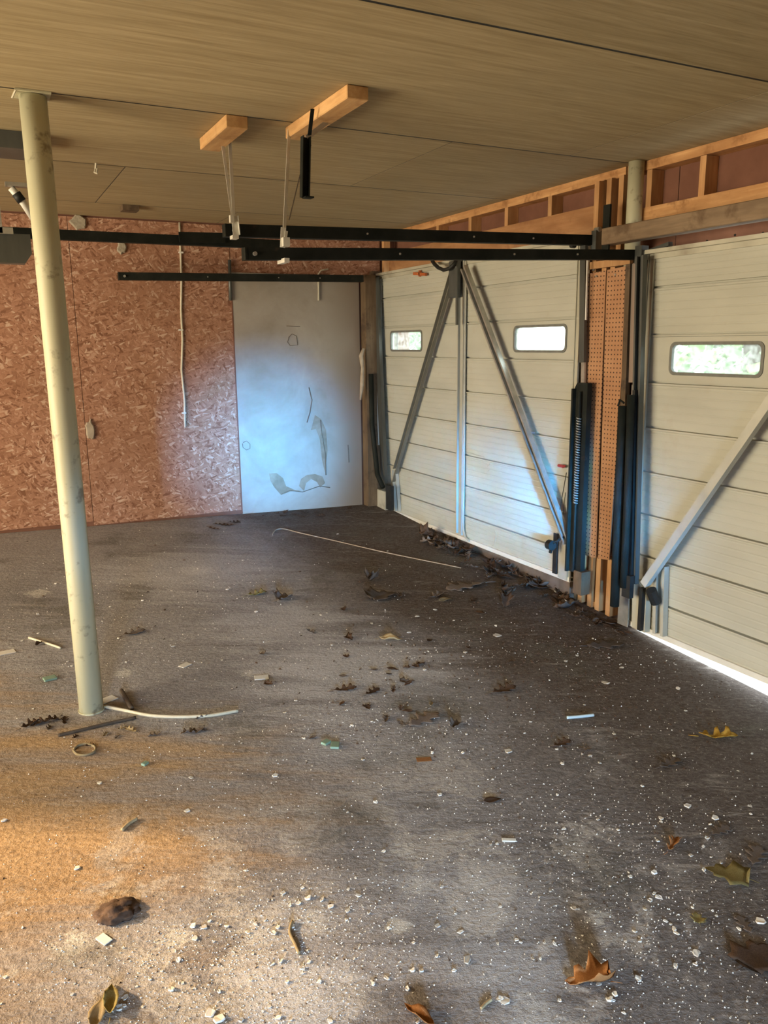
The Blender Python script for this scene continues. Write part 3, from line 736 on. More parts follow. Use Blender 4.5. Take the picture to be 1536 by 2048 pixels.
# ================================================================== DOOR SIDE HARDWARE
# far door, right side: track strip, spring in a dark housing
q = PX(1150, 1150, 3.17)
t = thing('door_spring', 'tall dark spring housing with exposed coil beside the left pegboard strip', 'door spring', q)
X = 3.17
ya, yb = PX(1163, 900, X).y, PX(1137, 900, X).y; zt, zb = PX(1150, 766, X).z, PX(1150, 1150, X).z
obj('housing', prism([(ya, zb), (yb, zb), (yb, zt-.03), (yb-.02, zt), (ya+.005, zt)], [], V((X+.03, 0, 0)), EY, EZ, EX, .035), 'steel', t)
obj('flange', B(X+.005, X+.03, yb-.014, yb, zb, zt-.035), 'steel', t)
ym = PX(1152, 900, X).y
obj('coil', coil(V((X+.012, ym, PX(1152, 1010, X).z)), V((X+.012, ym, PX(1152, 835, X).z)), .012, .0035, 34), 'galv', t, True)
obj('rod', tube([V((X+.012, ym, zb+.02)), V((X+.012, ym, zt-.05))], .008, 8), 'steel', t)
obj('lower_guard', B(X+.02, X+.09, PX(1158, 1150, X).y, PX(1142, 1150, X).y, PX(1150, 1190, X).z, zb+.02), 'jamb', t)
q = PX(1168, 730, 3.24)
t = thing('jamb_track', 'grey steel upright track strip on the right edge of the far door', 'rail', q)
obj('strip', bar(PX(1168, 488, 3.235), PX(1165, 725, 3.235), .045, .02, EX), 'steelgrey', t)
obj('lip', bar(PX(1176, 500, 3.225), PX(1172, 640, 3.225), .008, .01, EX), 'white', t)  # white bar standing in for daylight leaking past the door edge
obj('lower_strip', bar(PX(1167, 725, 3.245), PX(1163, 1160, 3.245), .03, .012, EX), 'galv', t)
# near door, left side
q = PX(1245, 1240, 3.2)
t = thing('jamb_track', 'bright steel flashing on the left jamb of the near door', 'rail', q)
obj('flashing', prism([((PX(x, y, 3.235)-q).y, (PX(x, y, 3.235)-q).z) for x, y in ((1264, 528), (1281, 520), (1274, 765), (1257, 765))], [], V((3.235, q.y, q.z)), EY, EZ, EX, .006), 'brightsteel', t)
obj('side_edge', bar(PX(1260, 528, 3.24), PX(1246, 900, 3.24), .035, .03, EX), 'jamb', t)
obj('upright', channel(PX(1287, 512, 3.20), PX(1271, 1165, 3.20), .055, .03, .004, -EX, lip=.012), 'steelgrey', t)
obj('lower_flashing', bar(PX(1268, 770, 3.235), PX(1264, 900, 3.235), .03, .004, EX), 'galv', t)
obj('foot_flashing', bar(PX(1250, 1165, 3.235), PX(1245, 1250, 3.235), .08, .006, EX), 'galv', t)
for px, py in ((1278, 572), (1276, 637), (1273, 702)): obj('screw', tube([PX(px, py, 3.225), PX(px, py, 3.235)], .007, 8), 'black', t)
X = 3.14; q = PX(1240, 1215, X)
t = thing('door_spring', 'pair of long black spring tubes at the left jamb of the near door', 'door spring', q)
obj('tube', tube([PX(1246, 812, X), PX(1238, 1000, X), PX(1229, 1212, X)], .026, 14), 'steel', t, True)
obj('tube', tube([PX(1262, 790, X-.01), PX(1255, 1000, X-.01), PX(1247, 1175, X-.01)], .020, 14), 'steel', t, True)
obj('guide', bar(PX(1270, 780, X+.03), PX(1262, 1170, X+.03), .02, .02, EX), 'black', t)
obj('clevis', B(X-.01, X+.02, PX(1262, 1180, X).y, PX(1246, 1180, X).y, PX(1255, 1195, X).z, PX(1255, 1150, X).z), 'black', t)
obj('hook', tube([PX(1236, 812, X), PX(1240, 800, X), PX(1248, 806, X)], .006, 6), 'steel', t)
# far door, left side
q = PX(752, 1010, 3.18)
t = thing('door_spring', 'slanting dark spring and track with a white gap-light bar in the back corner by the white board', 'door spring', q)
obj('tube', tube([PX(742, 748, 3.14), PX(744, 850, 3.14), PX(755, 950, 3.14), PX(766, 975, 3.14)], .022, 12), 'steel', t, True)
obj('guide', bar(PX(740, 760, 3.2), PX(742, 1000, 3.2), .05, .03, EX), 'black', t)
obj('gap_light_bar', bar(PX(749, 720, 3.22), PX(757, 890, 3.22), .022, .01, EX), 'white', t)  # white bar painted in place of daylight through the door gap
obj('upright', bar(PX(752, 556, 3.215), PX(770, 990, 3.215), .075, .03, EX), 'steelgrey', t)
obj('outer_edge', bar(PX(743, 545, 3.19), PX(748, 745, 3.19), .04, .02, EX), 'jamb', t)
obj('base_plate', B(3.19, 3.22, PX(772, 1000, 3.2).y, PX(752, 1000, 3.2).y, zf(3.2, 6.2), PX(762, 980, 3.2).z), 'doorframe', t)
obj('roller_plate', B(3.15, 3.185, PX(787, 1000, 3.18).y, PX(778, 1000, 3.18).y, PX(780, 1018, 3.18).z, PX(780, 970, 3.18).z), 'black', t)
# torn insulation on the corner jamb
q = PY(724, 720, 6.42)
single('jamb_scrap', tube([PY(727, 697, 6.43), PY(722, 712, 6.43), PY(725, 735, 6.43), PY(724, 770, 6.43), PY(721, 800, 6.43)], [.012, .02, .016, .02, .008], 8), 'tan', 'ragged tan scrap stuck to the corner jamb beside the white board', 'scrap', q, smooth=True)

# ================================================================== THINGS ON THE BACK WALL AND CEILING
t = thing('wall_cable', 'pale cable stapled down the strand board wall', 'cable', PY(370, 855, YB-.01))
obj('cable', tube([PY(x, y, YB-.009) for x, y in ((359, 445), (361, 500), (363, 560), (362, 620), (365, 680), (363, 740), (369, 800), (370, 855))], .0085, 8), 'cord', t, True)
for x, y in ((362, 505), (362, 660), (368, 826)):
    q = PY(x, y, YB-.012); obj('staple', B(q.x-.017, q.x+.017, YB-.020, YB-.001, q.z-.006, q.z+.006), 'white', t)
def nest(name, label, px, py, w, h, mat, seed):
    rnd = random.Random(seed); q = PY(px, py, YB)
    n = 14; out = []
    for i in range(n):
        a = 2*math.pi*i/n; r = rnd.uniform(.75, 1.1); out.append((w/2*r*math.cos(a), h/2*r*math.sin(a)))
    bmx = prism(out, [], q+V((0, -.022, 0)), EX, EZ, EY, .021)
    bmesh.ops.bevel(bmx, geom=[e for e in bmx.edges if all(abs(v.co.y-(q.y-.022)) < 1e-4 for v in e.verts) and len(e.link_faces) == 2 and e.calc_face_angle(0) > .5], offset=.008, segments=1, affect='EDGES')
    return single(name, bmx, mat, label, 'nest', q)
nest('mud_nest', 'pale mud nest high on the strand board beside the cream pole', 156, 444, .13, .11, 'mud', 3)
nest('mud_nest', 'small crumbling mud nest below the slim rail on the strand board', 243, 496, .075, .095, 'mud', 5)
nest('wall_scrap', 'pale scrap of paper stuck low on the strand board near the pole', 180, 860, .075, .17, 'tan', 9)
q = PZ(190, 330, H)
single('ceiling_hook', tube([PZ(192, 326, H-.001), PZ(191, 338, H-.03), PZ(189, 345, H-.05), PZ(193, 347, H-.055), PZ(194, 338, H-.03)], .006, 6), 'cord', 'small brass hook screwed into the ceiling plywood', 'hook', q)
q = PY(460, 600, YB)
single('wall_conduit', tube([PY(459, 520, YB-.02), PY(460, 560, YB-.02), PY(461, 601, YB-.02)], .014, 8), 'steelgrey', 'short grey pipe at the upper left corner of the white board', 'pipe', q, smooth=True)
q = PY(637, 600, YB)
single('wall_conduit', tube([PY(656, 538, YB-.02), PY(642, 541, YB-.02), PY(637, 548, YB-.02), PY(637, 575, YB-.02), PY(637, 601, YB-.02)], .007, 8), 'cord', 'thin pale bent pipe near the top of the white board', 'pipe', q, smooth=True)

# ================================================================== FLOOR LITTER
def on_floor(p, dz=0.0): return V((p[0], p[1], zf(p[0], p[1])+.004*noise.noise(V((p[0]*1.3, p[1]*1.3, 0)))+dz))
def F(x, y, dz=0.0): return on_floor(FP(x, y), dz)
def smoothpts(pts, n=6):
    out = []; P = [V(p) for p in pts]
    for i in range(len(P)-1):
        p0, p1, p2, p3 = P[max(i-1, 0)], P[i], P[i+1], P[min(i+2, len(P)-1)]
        for k in range(n):
            s = k/n; out.append(.5*((2*p1)+(p2-p0)*s+(2*p0-5*p1+4*p2-p3)*s*s+(3*p1-p0-3*p2+p3)*s**3))
    return out+[P[-1]]
def floor_tube(name, pix, r, mat, label, cat):
    pts = smoothpts([F(x, y, r) for x, y in pix]); pts = [on_floor(p, r) for p in pts]
    return single(name, tube(pts, r, 7), mat, label, cat, F(*pix[0]), smooth=True)
floor_tube('loose_cable', [(210, 1416), (250, 1424), (300, 1434), (360, 1437), (420, 1434), (476, 1424)], .0075, 'cord', 'stiff cream cable lying on the floor beside the pole base', 'cable')
floor_tube('long_wire', [(545, 1070), (552, 1061), (568, 1059), (600, 1067), (680, 1085), (760, 1103), (840, 1120), (922, 1137)], .004, 'tan', 'long thin pale wire stretching over the floor towards the leaf drift', 'wire')
floor_tube('floor_stick', [(116, 1473), (160, 1463), (215, 1450), (272, 1438)], .007, 'stick', 'thin dark stick in front of the pole base', 'stick')
floor_tube('floor_stick', [(243, 1386), (252, 1402), (264, 1422)], .011, 'stick', 'short thick dark stick behind the cream cable', 'stick')
floor_tube('floor_stick', [(58, 1278), (90, 1288), (122, 1299)], .006, 'cord', 'pale thin stick on the floor beyond the pole', 'stick')
floor_tube('wire_ring', [(148, 1500), (158, 1492), (175, 1490), (190, 1496), (188, 1506), (172, 1512), (155, 1511), (147, 1503)], .005, 'lf_tan', 'small tan ring lying in front of the dark stick', 'ring')
floor_tube('wood_splinter', [(244, 1663), (258, 1650), (274, 1640)], .006, 'lf_tan', 'forked tan splinter on the orange dusty floor', 'splinter')
floor_tube('floor_pen', [(1134, 1438), (1160, 1436), (1187, 1433)], .007, 'blue', 'pale blue plastic rod lying alone on the dark floor', 'rod')
floor_tube('floor_twig', [(585, 1846), (580, 1868), (592, 1895), (598, 1910)], .005, 'lf_tan', 'thin curved pale twig among the white flakes', 'twig')
floor_tube('floor_twig', [(962, 2020), (972, 2010), (983, 2002)], .004, 'lf_tan', 'tiny straight twig beside the bottom leaf', 'twig')
# soil clump
q = F(232, 1826); rnd = random.Random(4); bm = bmesh.new()
bmesh.ops.create_icosphere(bm, subdivisions=4, radius=1)
for v in bm.verts:
    n_ = noise.noise(v.co*2.3)*.28+noise.noise(v.co*6)*.16+noise.noise(v.co*14)*.08
    s = 1+n_; v.co = V((v.co.x*.062*s, v.co.y*.05*s, max(v.co.z*.024*s, -.002)))
bmesh.ops.translate(bm, verts=bm.verts, vec=q)
single('soil_clump', bm, 'soil', 'dark brown clump of soil on the near floor', 'soil', q, smooth=True)

# leaves
def leaf_outline(kind):
    if kind == 'oak': half = [(0, .02), (.10, .05), (.18, .16), (.25, .19), (.30, .08), (.40, .10), (.47, .27), (.55, .30), (.58, .12), (.68, .13), (.74, .26), (.82, .24), (.84, .10), (.92, .11), (1, .0)]
    elif kind == 'maple': half = [(0, .02), (.05, .20), (-.02, .38), (.14, .36), (.26, .46), (.38, .56), (.44, .38), (.52, .22), (.64, .32), (.76, .30), (.78, .14), (.90, .10), (1, 0)]
    else: half = [(0, .015), (.10, .11), (.25, .21), (.45, .26), (.65, .21), (.82, .11), (1, 0)]
    return half
def leaf_mesh(kind, curl, twist, seed, name):
    rnd = random.Random(seed); half = leaf_outline(kind); bm = bmesh.new()
    mid = []; L = []; Rr = []; L2 = []; R2 = []
    def bend(x, y):
        ph = rnd.uniform(-.03, .03) if abs(y) > .05 else 0
        z = curl*(abs(y)**1.4)*1.6+curl*.55*(x-.5)**2+twist*(x-.5)*y+.03+ph*abs(curl)
        z += .05*abs(curl)*math.sin(9*x+seed)
        return V((x-.5, y*(1-.35*min(abs(curl), 1)), max(z, 0.006)))
    for x, y in half:
        mid.append(bm.verts.new(bend(x, 0)))
        L.append(bm.verts.new(bend(x, y*.55))); Rr.append(bm.verts.new(bend(x, -y*.55)))
        L2.append(bm.verts.new(bend(x, y))); R2.append(bm.verts.new(bend(x, -y)))
    for i in range(len(half)-1):
        for A, Bv in ((L, mid), (mid, Rr), (L2, L), (Rr, R2)):
            try: bm.faces.new((A[i], A[i+1], Bv[i+1], Bv[i]))
            except ValueError: pass
    bmesh.ops.remove_doubles(bm, verts=bm.verts, dist=1e-4)
    ex = bmesh.ops.extrude_face_region(bm, geom=list(bm.faces))
    bmesh.ops.translate(bm, verts=[g_ for g_ in ex['geom'] if isinstance(g_, bmesh.types.BMVert)], vec=V((0, 0, .012)))
    bmesh.ops.recalc_face_normals(bm, faces=bm.faces)
    st = tube([V((-.5, 0, .035)), V((-.62, .02, .03)), V((-.74, .05, .02))], [.012, .01, .008], 5)
    bm = merge(bm, st)
    bmesh.ops.translate(bm, verts=bm.verts, vec=V((0, 0, -min(v.co.z for v in bm.verts))))
    me = bpy.data.meshes.new(name); bm.to_mesh(me); bm.free()
    for p in me.polygons: p.use_smooth = True
    return me
LM = {}
for k in ('oak', 'maple', 'oval'):
    for c in (0, 1, 2, 3):
        for v in (0, 1): LM[k, c, v] = leaf_mesh(k, (.10, .3, .55, .85)[c], (.2, -.5)[v], c*7+v, 'leaf_%s' % k)
cnt_mesh = {}
def leaf(px, py, size_px, kind, curl, mat, label, group=None, rot=None, tilt=0.0, lift=0.0):
    p = F(px, py); sz = size_px*mpp(p)
    key = (kind, curl, random.randint(0, 1), mat)
    if key not in cnt_mesh:
        me = LM[key[:3]].copy(); me.materials.append(MT[mat]); cnt_mesh[key] = me
    o = bpy.data.objects.new('dry_leaf', cnt_mesh[key]); COL.objects.link(o)
    o.location = p+V((0, 0, .001+lift)); o.scale = (sz, sz, sz*random.uniform(.8, 1.1))
    o.rotation_euler = (tilt*random.uniform(-1, 1)+.058, tilt*random.uniform(-1, 1)+.0273, random.uniform(0, 6.28) if rot is None else rot)
    return tag(o, label, 'leaf', group)
leaf(1346, 1692, 55, 'oak', 3, 'lf_orange', 'bright orange curled leaf, alone on the near right floor', rot=.4)
leaf(1452, 1748, 82, 'maple', 0, 'lf_olive', 'flat olive-yellow leaf, largest of its colour, near right floor', rot=2.2)
leaf(1395, 1836, 34, 'maple', 1, 'lf_olive', 'small olive leaf below the flat olive-yellow leaf', rot=1.0)
leaf(1176, 1968, 92, 'maple', 3, 'lf_orange', 'large cupped brown-orange leaf at the bottom of the picture', rot=2.7)
leaf(1512, 1912, 95, 'maple', 0, 'lf_brown', 'flat dark brown leaf cut by the right picture edge', rot=.2)
leaf(1488, 1848, 55, 'oak', 0, 'lf_grey', 'grey-brown leaf next to a white flake by the right edge', rot=1.2)
leaf(1442, 1662, 55, 'oak', 0, 'lf_grey', 'faded grey leaf upper of two beyond the olive leaf', rot=.1)
leaf(1512, 1712, 75, 'oak', 0, 'lf_grey', 'faded grey leaf touching the right edge beside the olive leaf', rot=.5)
leaf(1436, 1476, 78, 'oak', 2, 'lf_yellow', 'golden yellow curled leaf on the dark floor near the second door', rot=-.5)
leaf(1212, 1292, 80, 'oak', 0, 'lf_grey', 'flat tan-grey oak leaf on dark earth in front of the door jamb', rot=-.3)
leaf(1340, 1528, 62, 'oak', 1, 'lf_grey', 'grey oak leaf with pale tip below the golden leaf', rot=.1)
leaf(1124, 1488, 48, 'oak', 1, 'lf_brown', 'thin dark oak leaf below the pale blue rod', rot=.1)
leaf(1170, 1499, 30, 'oak', 1, 'lf_grey', 'small grey leaf beside the thin dark oak leaf', rot=-.4)
leaf(1008, 1382, 62, 'oak', 1, 'lf_brown', 'dark brown leaf in the middle of the floor, above the pale blue rod', rot=.1)
leaf(985, 1602, 40, 'oval', 1, 'lf_brown', 'single narrow black-brown leaf on the bare middle floor', rot=-.2)
leaf(838, 2036, 80, 'oval', 3, 'lf_orange', 'folded orange-tan leaf cut by the bottom picture edge', rot=1.9)
leaf(195, 2030, 80, 'oval', 2, 'lf_tan', 'pale curled leaf at the bottom left corner', rot=1.2)
leaf(222, 2005, 85, 'oval', 3, 'lf_olive', 'upright greenish curled leaf beside the pale one, bottom left', rot=1.4)
leaf(782, 1280, 48, 'oval', 3, 'lf_tan', 'pale tan rolled leaf in the gritty patch of mid floor', rot=-.6)
leaf(746, 1160, 42, 'maple', 3, 'lf_grey', 'upright crumpled leaf, the topmost of the mid-floor leaves', rot=.6)
leaf(766, 1194, 66, 'maple', 1, 'lf_grey', 'star-shaped grey-brown leaf under the upright crumpled leaf', rot=.2)
leaf(800, 1194, 34, 'oak', 2, 'lf_grey', 'small curled leaf touching the star-shaped leaf', rot=1.0)
leaf(872, 1194, 46, 'oak', 2, 'lf_grey', 'crumpled leaf with a pale fold, between star-shaped leaf and drift', rot=.4)
leaf(892, 1202, 34, 'oval', 2, 'lf_tan', 'small pale folded leaf beside the crumpled leaf', rot=0)
leaf(932, 1174, 92, 'oak', 0, 'lf_grey', 'long flat leaf with stem just before the leaf drift', rot=3.1)
leaf(946, 1202, 30, 'oak', 1, 'lf_brown', 'small dark leaf below the long flat leaf', rot=.4)
leaf(570, 1199, 44, 'maple', 2, 'lf_grey', 'small curled leaf alone on the left of the star-shaped leaf', rot=.4)
leaf(514, 1190, 44, 'oak', 2, 'lf_olive', 'yellowish leaf with dark tip on the left middle floor', rot=.1)
leaf(690, 1380, 50, 'oak', 1, 'lf_brown', 'dark leaf right of the white tile chip', rot=-.1)
leaf(745, 1385, 42, 'oak', 1, 'lf_brown', 'dark leaf with raised lobes next to the first dark leaf', rot=.4)
leaf(848, 1440, 85, 'oak', 0, 'lf_grey', 'large flat grey oak leaf in the gritty middle floor', rot=.3)
leaf(914, 1452, 36, 'maple', 3, 'lf_grey', 'upright small leaf right of the large flat oak leaf', rot=.4)
leaf(772, 1440, 34, 'oak', 2, 'lf_grey', 'small curled leaf left of the large flat oak leaf', rot=1.0)
leaf(862, 1410, 24, 'oval', 3, 'lf_tan', 'tiny rolled leaf above the large flat oak leaf', rot=1.0)
leaf(268, 1268, 50, 'oak', 1, 'lf_grey', 'grey-brown leaf just right of the cream pole, mid height', rot=.3)
leaf(78, 1290, 24, 'oval', 3, 'lf_brown', 'tiny dark rolled leaf leaning on the pale stick', rot=.9)
for i, (x, y, s) in enumerate([(62, 1449, 34), (85, 1446, 36), (112, 1440, 34), (128, 1442, 26), (98, 1458, 24)]):
    leaf(x, y, s*1.3, 'oak', 2, random.choice(['lf_brown', 'lf_grey']), 'dark crumpled leaf in the small heap left of the pole base', 'leaves heaped left of the pole base', tilt=.3)
for i, (x, y, s) in enumerate([(385, 1468, 42), (404, 1436, 28), (398, 1462, 28)]):
    leaf(x, y, s*1.2, 'oak', 2, 'lf_grey', ['ragged leaf below the cream cable', 'small leaf caught on the cream cable', 'small dark leaf touching the ragged leaf'][i], tilt=.2)
for i, (x, y, s) in enumerate([(262, 1462, 34), (245, 1458, 26), (310, 1472, 30), (180, 1492, 22), (210, 1470, 24), (150, 1475, 22), (235, 1475, 20)]):
    leaf(x, y, s, 'oak', 2, random.choice(['lf_brown', 'lf_tan', 'lf_grey']), 'small leaf scrap beside the dark stick in front of the pole', 'leaf scraps beside the dark stick', tilt=.2)
rnd = random.Random(31)
for i in range(34):
    x, y = rnd.gauss(760, 150), rnd.gauss(1330, 90)
    if not (520 < x < 1080 and 1150 < y < 1500): continue
    leaf(x, y, rnd.uniform(14, 26), rnd.choice(['oak', 'oval', 'maple']), rnd.choice([1, 2]), rnd.choice(['lf_brown', 'lf_grey', 'lf_brown']), 'tiny brown leaf fragment scattered over the gritty middle floor', 'leaf fragments on the middle floor', tilt=.2)
rnd = random.Random(11)
for i in range(80):      # drift along the far door
    u = rnd.random()**.8
    x = 850+295*u; base_y = 1060+ (x-850)*.435
    y = base_y + abs(rnd.gauss(0, 1))*(16+14*math.exp(-((x-1010)/60)**2)) + 3
    leaf(x, y, rnd.uniform(24, 44), rnd.choice(['oak', 'oak', 'maple', 'oval']), rnd.choice([1, 2, 2, 3]), rnd.choice(['lf_brown', 'lf_brown', 'lf_grey']), *(('brown leaf in the thin far end of the drift along the far garage door', 'leaf drift, far end') if x < 960 else ('brown leaf in the deep middle of the drift, where the long wire ends', 'leaf drift, middle') if x < 1050 else ('brown leaf in the narrow near end of the drift, against the door sill', 'leaf drift, near end')), tilt=.5, lift=rnd.uniform(0, .02))
for i in range(26):
    x = 1150+rnd.random()*110; y = 1212+(x-1150)*.42+rnd.random()*22
    leaf(x, y, rnd.uniform(16, 30), rnd.choice(['oak', 'oval']), rnd.choice([1, 2]), rnd.choice(['lf_brown', 'lf_brown', 'lf_grey']), 'dark leaf scrap at the foot of the stud bundle', 'leaf scraps at the stud bundle', tilt=.3)
for i in range(16):
    x = 500+rnd.random()*240; y = 1030-(x-500)*.07+rnd.random()*14
    leaf(x, y, rnd.uniform(12, 24), 'oak', 1, 'lf_brown', 'tiny dark leaf scrap along the foot of the white board', 'leaf scraps along the white board', tilt=.2)
for x, y, s in ((440, 1050, 30), (425, 1058, 34), (470, 1046, 30), (455, 1052, 26)):
    leaf(x, y, s, 'oak', 1, 'lf_brown', 'dark leaf scrap on the floor below the strand board joint', 'leaf scraps below the strand board', tilt=.2)

# white piece standing in for daylight under the far door
q = F(1128, 1190); pts = [F(1108, 1183), F(1140, 1187), F(1139, 1203), F(1132, 1203)]
bm = bmesh.new(); vs = [bm.verts.new(p+V((0, 0, .006))) for p in pts]+[bm.verts.new(p+V((0, 0, .001))) for p in pts]
for f in ((0, 1, 2, 3), (7, 6, 5, 4), (0, 4, 5, 1), (1, 5, 6, 2), (2, 6, 7, 3), (3, 7, 4, 0)): bm.faces.new([vs[i] for i in f])
single('sill_light', bm, 'white', 'white piece standing in for daylight at the end of the far door sill', 'scrap', q)

# flakes: irregular little chips
def chip_mesh(n, seed, thick, name):
    rnd = random.Random(seed); out = []
    for i in range(n):
        a = 2*math.pi*i/n+rnd.uniform(-.25, .25); r = rnd.uniform(.34, .56); out.append((r*math.cos(a), r*math.sin(a)*rnd.uniform(.6, 1)))
    bm = prism(out, [], V((0, 0, 0)), EX, EY, EZ, thick)
    for v in bm.verts:
        if v.co.z > .01: v.co.z += rnd.uniform(-.05, .10); v.co.xy *= rnd.uniform(.8, .95)
        v.co.z += .05*rnd.random()
    me = bpy.data.meshes.new(name); bm.to_mesh(me); bm.free(); return me
CH = [chip_mesh(random.Random(i).choice([5, 6, 7]), i, .08+.05*(i % 3), 'flake') for i in range(12)]
for me in CH: me.materials.append(MT['flake'])
def rect_mesh(a, b, h, mat):
    bm = B(-a/2, a/2, -b/2, b/2, 0, h, min(a, b, h)*.08); me = bpy.data.meshes.new('chip'); bm.to_mesh(me); bm.free(); me.materials.append(MT[mat]); return me
def chip(px, py, size_px, label, group=None, mesh=None, rot=None, name='paint_flake', cat='flake', real=None):
    p = F(px, py); o = bpy.data.objects.new(name, mesh or random.choice(CH)); COL.objects.link(o)
    s = 1.0 if mesh and real else size_px*mpp(p); o.location = p+V((0, 0, .0006))
    if not (mesh and real): o.scale = (s, s, min(s, .02))
    o.rotation_euler = (.058, .0273, random.uniform(0, 6.28) if rot is None else rot)
    return tag(o, label, cat, group)
T = rect_mesh(1, .62, .15, 'white'); TG = rect_mesh(1, .7, .5, 'green')
chip(523, 1355, 28, 'square white tile chip in the middle of the floor', mesh=T, rot=-.25, name='tile_chip', cat='chip')
chip(208, 1880, 30, 'oblong white tile chip below the soil clump', mesh=T, rot=-1.1, name='tile_chip', cat='chip')
chip(1018, 1682, 28, 'white stub like a short chalk stick on the near right floor', mesh=rect_mesh(1, .3, .25, 'white'), rot=-.5, name='chalk_stub', cat='chip')
chip(370, 1331, 24, 'pale slanted tile chip right of the pole', mesh=T, rot=.6, name='tile_chip', cat='chip')
chip(14, 1306, 30, 'flat white chip at the left picture edge', mesh=T, rot=.2, name='tile_chip', cat='chip')
chip(216, 1400, 34, 'white curved chip leaning behind the pole base', mesh=T, rot=.5, name='tile_chip', cat='chip')
chip(100, 1359, 24, 'little green cube-like chip left of the pole', mesh=TG, rot=.2, name='green_chip', cat='chip')
chip(290, 1530, 13, 'tiny green chip below the dark stick', mesh=TG, rot=.7, name='green_chip', cat='chip')
chip(652, 1486, 18, 'upper pale green chip on the gritty middle floor', mesh=TG, rot=.5, name='green_chip', cat='chip')
chip(670, 1492, 24, 'lower pale green chip on the gritty middle floor', mesh=TG, rot=1.1, name='green_chip', cat='chip')
chip(848, 1519, 30, 'orange bark chip on the middle floor', mesh=rect_mesh(1, .45, .12, 'lf_orange'), rot=-.3, name='bark_chip', cat='chip')
big = [(993, 1270, 22, 'white chip, larger of two on the floor before the stud bundle'), (835, 1233, 13, 'white chip above the gritty patch of mid floor'), (1210, 1366, 26, 'jagged white chip on the dark earth before the near door'), (1356, 1377, 14, 'round white chip right of the jagged chip'),
 (1018, 1503, 24, 'rounded white chip left of the thin dark oak leaf'), (1430, 1637, 20, 'white chip above the faded grey leaf'), (1375, 1612, 24, 'ragged white smear chip on the near right floor'), (1147, 1818, 17, 'white bean-shaped chip on the near right floor'),
 (1318, 1794, 22, 'largest white chip of the cluster left of the small olive leaf'), (1300, 1800, 14, 'second white chip of that cluster by the small olive leaf'), (1522, 1843, 30, 'bright white chip beside the grey-brown leaf at the right edge'), (935, 1921, 26, 'hooked white chip on the near middle floor'),
 (1008, 2002, 32, 'long white chip near the bottom edge'), (155, 1737, 18, 'cream chip on the orange dust'), (374, 1623, 16, 'white chip above the forked splinter'), (420, 2028, 30, 'cream chip at the bottom edge, right one of a row of four'), (437, 2040, 28, 'cream chip cut by the bottom edge'),
 (240, 2018, 18, 'round cream chip beside the curled greenish leaf'), (1395, 1903, 14, 'white crumb chip beside the round chip on the right floor'), (1392, 1906, 22, 'round chalky chip on the right floor'), (550, 1552, 16, 'white chip on the brown streaks of mid floor'), (985, 1600, 1, '')]
for x, y, s, l in big[:-1]: chip(x, y, s, l)
rnd = random.Random(21); k = 0
def dens(x, y):
    d = 0.10
    d += 1.0*math.exp(-(((x-640)/190)**2+((y-1860)/95)**2)) + .9*math.exp(-(((x-480)/240)**2+((y-1990)/70)**2))
    d += .55*math.exp(-(((x-900)/200)**2+((y-1300)/55)**2)) + .6*math.exp(-(((x-830)/220)**2+((y-1460)/50)**2))
    d += .45*math.exp(-(((x-1200)/220)**2+((y-1700)/150)**2)) + .45*math.exp(-(((x-1240)/140)**2+((y-1330)/50)**2))
    d += .35*math.exp(-(((x-1350)/180)**2+((y-1900)/140)**2)) + .22*math.exp(-(((x-300)/260)**2+((y-1210)/80)**2))
    d += .5*math.exp(-(((x-330)/180)**2+((y-1900)/60)**2))
    if y < 1120: d *= .6
    return d
def sample():
    while True:
        x, y = rnd.uniform(-20, 1556), rnd.uniform(1060, 2060)
        if rnd.random() > dens(x, y): continue
        p = FP(x, y)
        if p.x > 3.2 or p.y > 6.5: continue
        if (p.x-.30)**2+(p.y-3.48)**2 < .06**2: continue
        return x, y, p
def zone(x, y):
    if y > 1760: return ('small white flake in the dense litter of the near middle floor', 'flakes, near middle floor') if 380 < x < 850 else (('small white flake on the dusty floor around the soil clump', 'flakes around the soil clump') if x <= 380 else ('small white flake on the near right floor among large leaves', 'flakes, near right floor'))
    if y > 1520: return ('small white flake on the brown streaked floor beyond the dense litter', 'flakes on the streaked floor') if x < 900 else ('small white flake on the bare grey floor left of the orange leaf', 'flakes left of the orange leaf')
    if y > 1380: return ('small white flake on the floor around the pole base', 'flakes around the pole base') if x < 500 else ('small white flake around the large flat oak leaf', 'flakes around the oak leaf') if x < 1050 else ('small white flake on dark floor by the pale blue rod', 'flakes by the blue rod')
    if x < 500: return ('small white flake on the floor between pole and strand board wall', 'flakes beyond the pole')
    if x < 1050: return ('small white flake in the gritty patch around the rolled tan leaf', 'flakes in the gritty patch')
    return ('small white flake on dark earth before the stud bundle', 'flakes before the stud bundle')
for i in range(255):
    x, y, p = sample(); s = rnd.choice([7, 8, 9, 10, 12, 13, 16])*(.55+.45*(y-1000)/1000)
    chip(x, y, s, *zone(x, y))
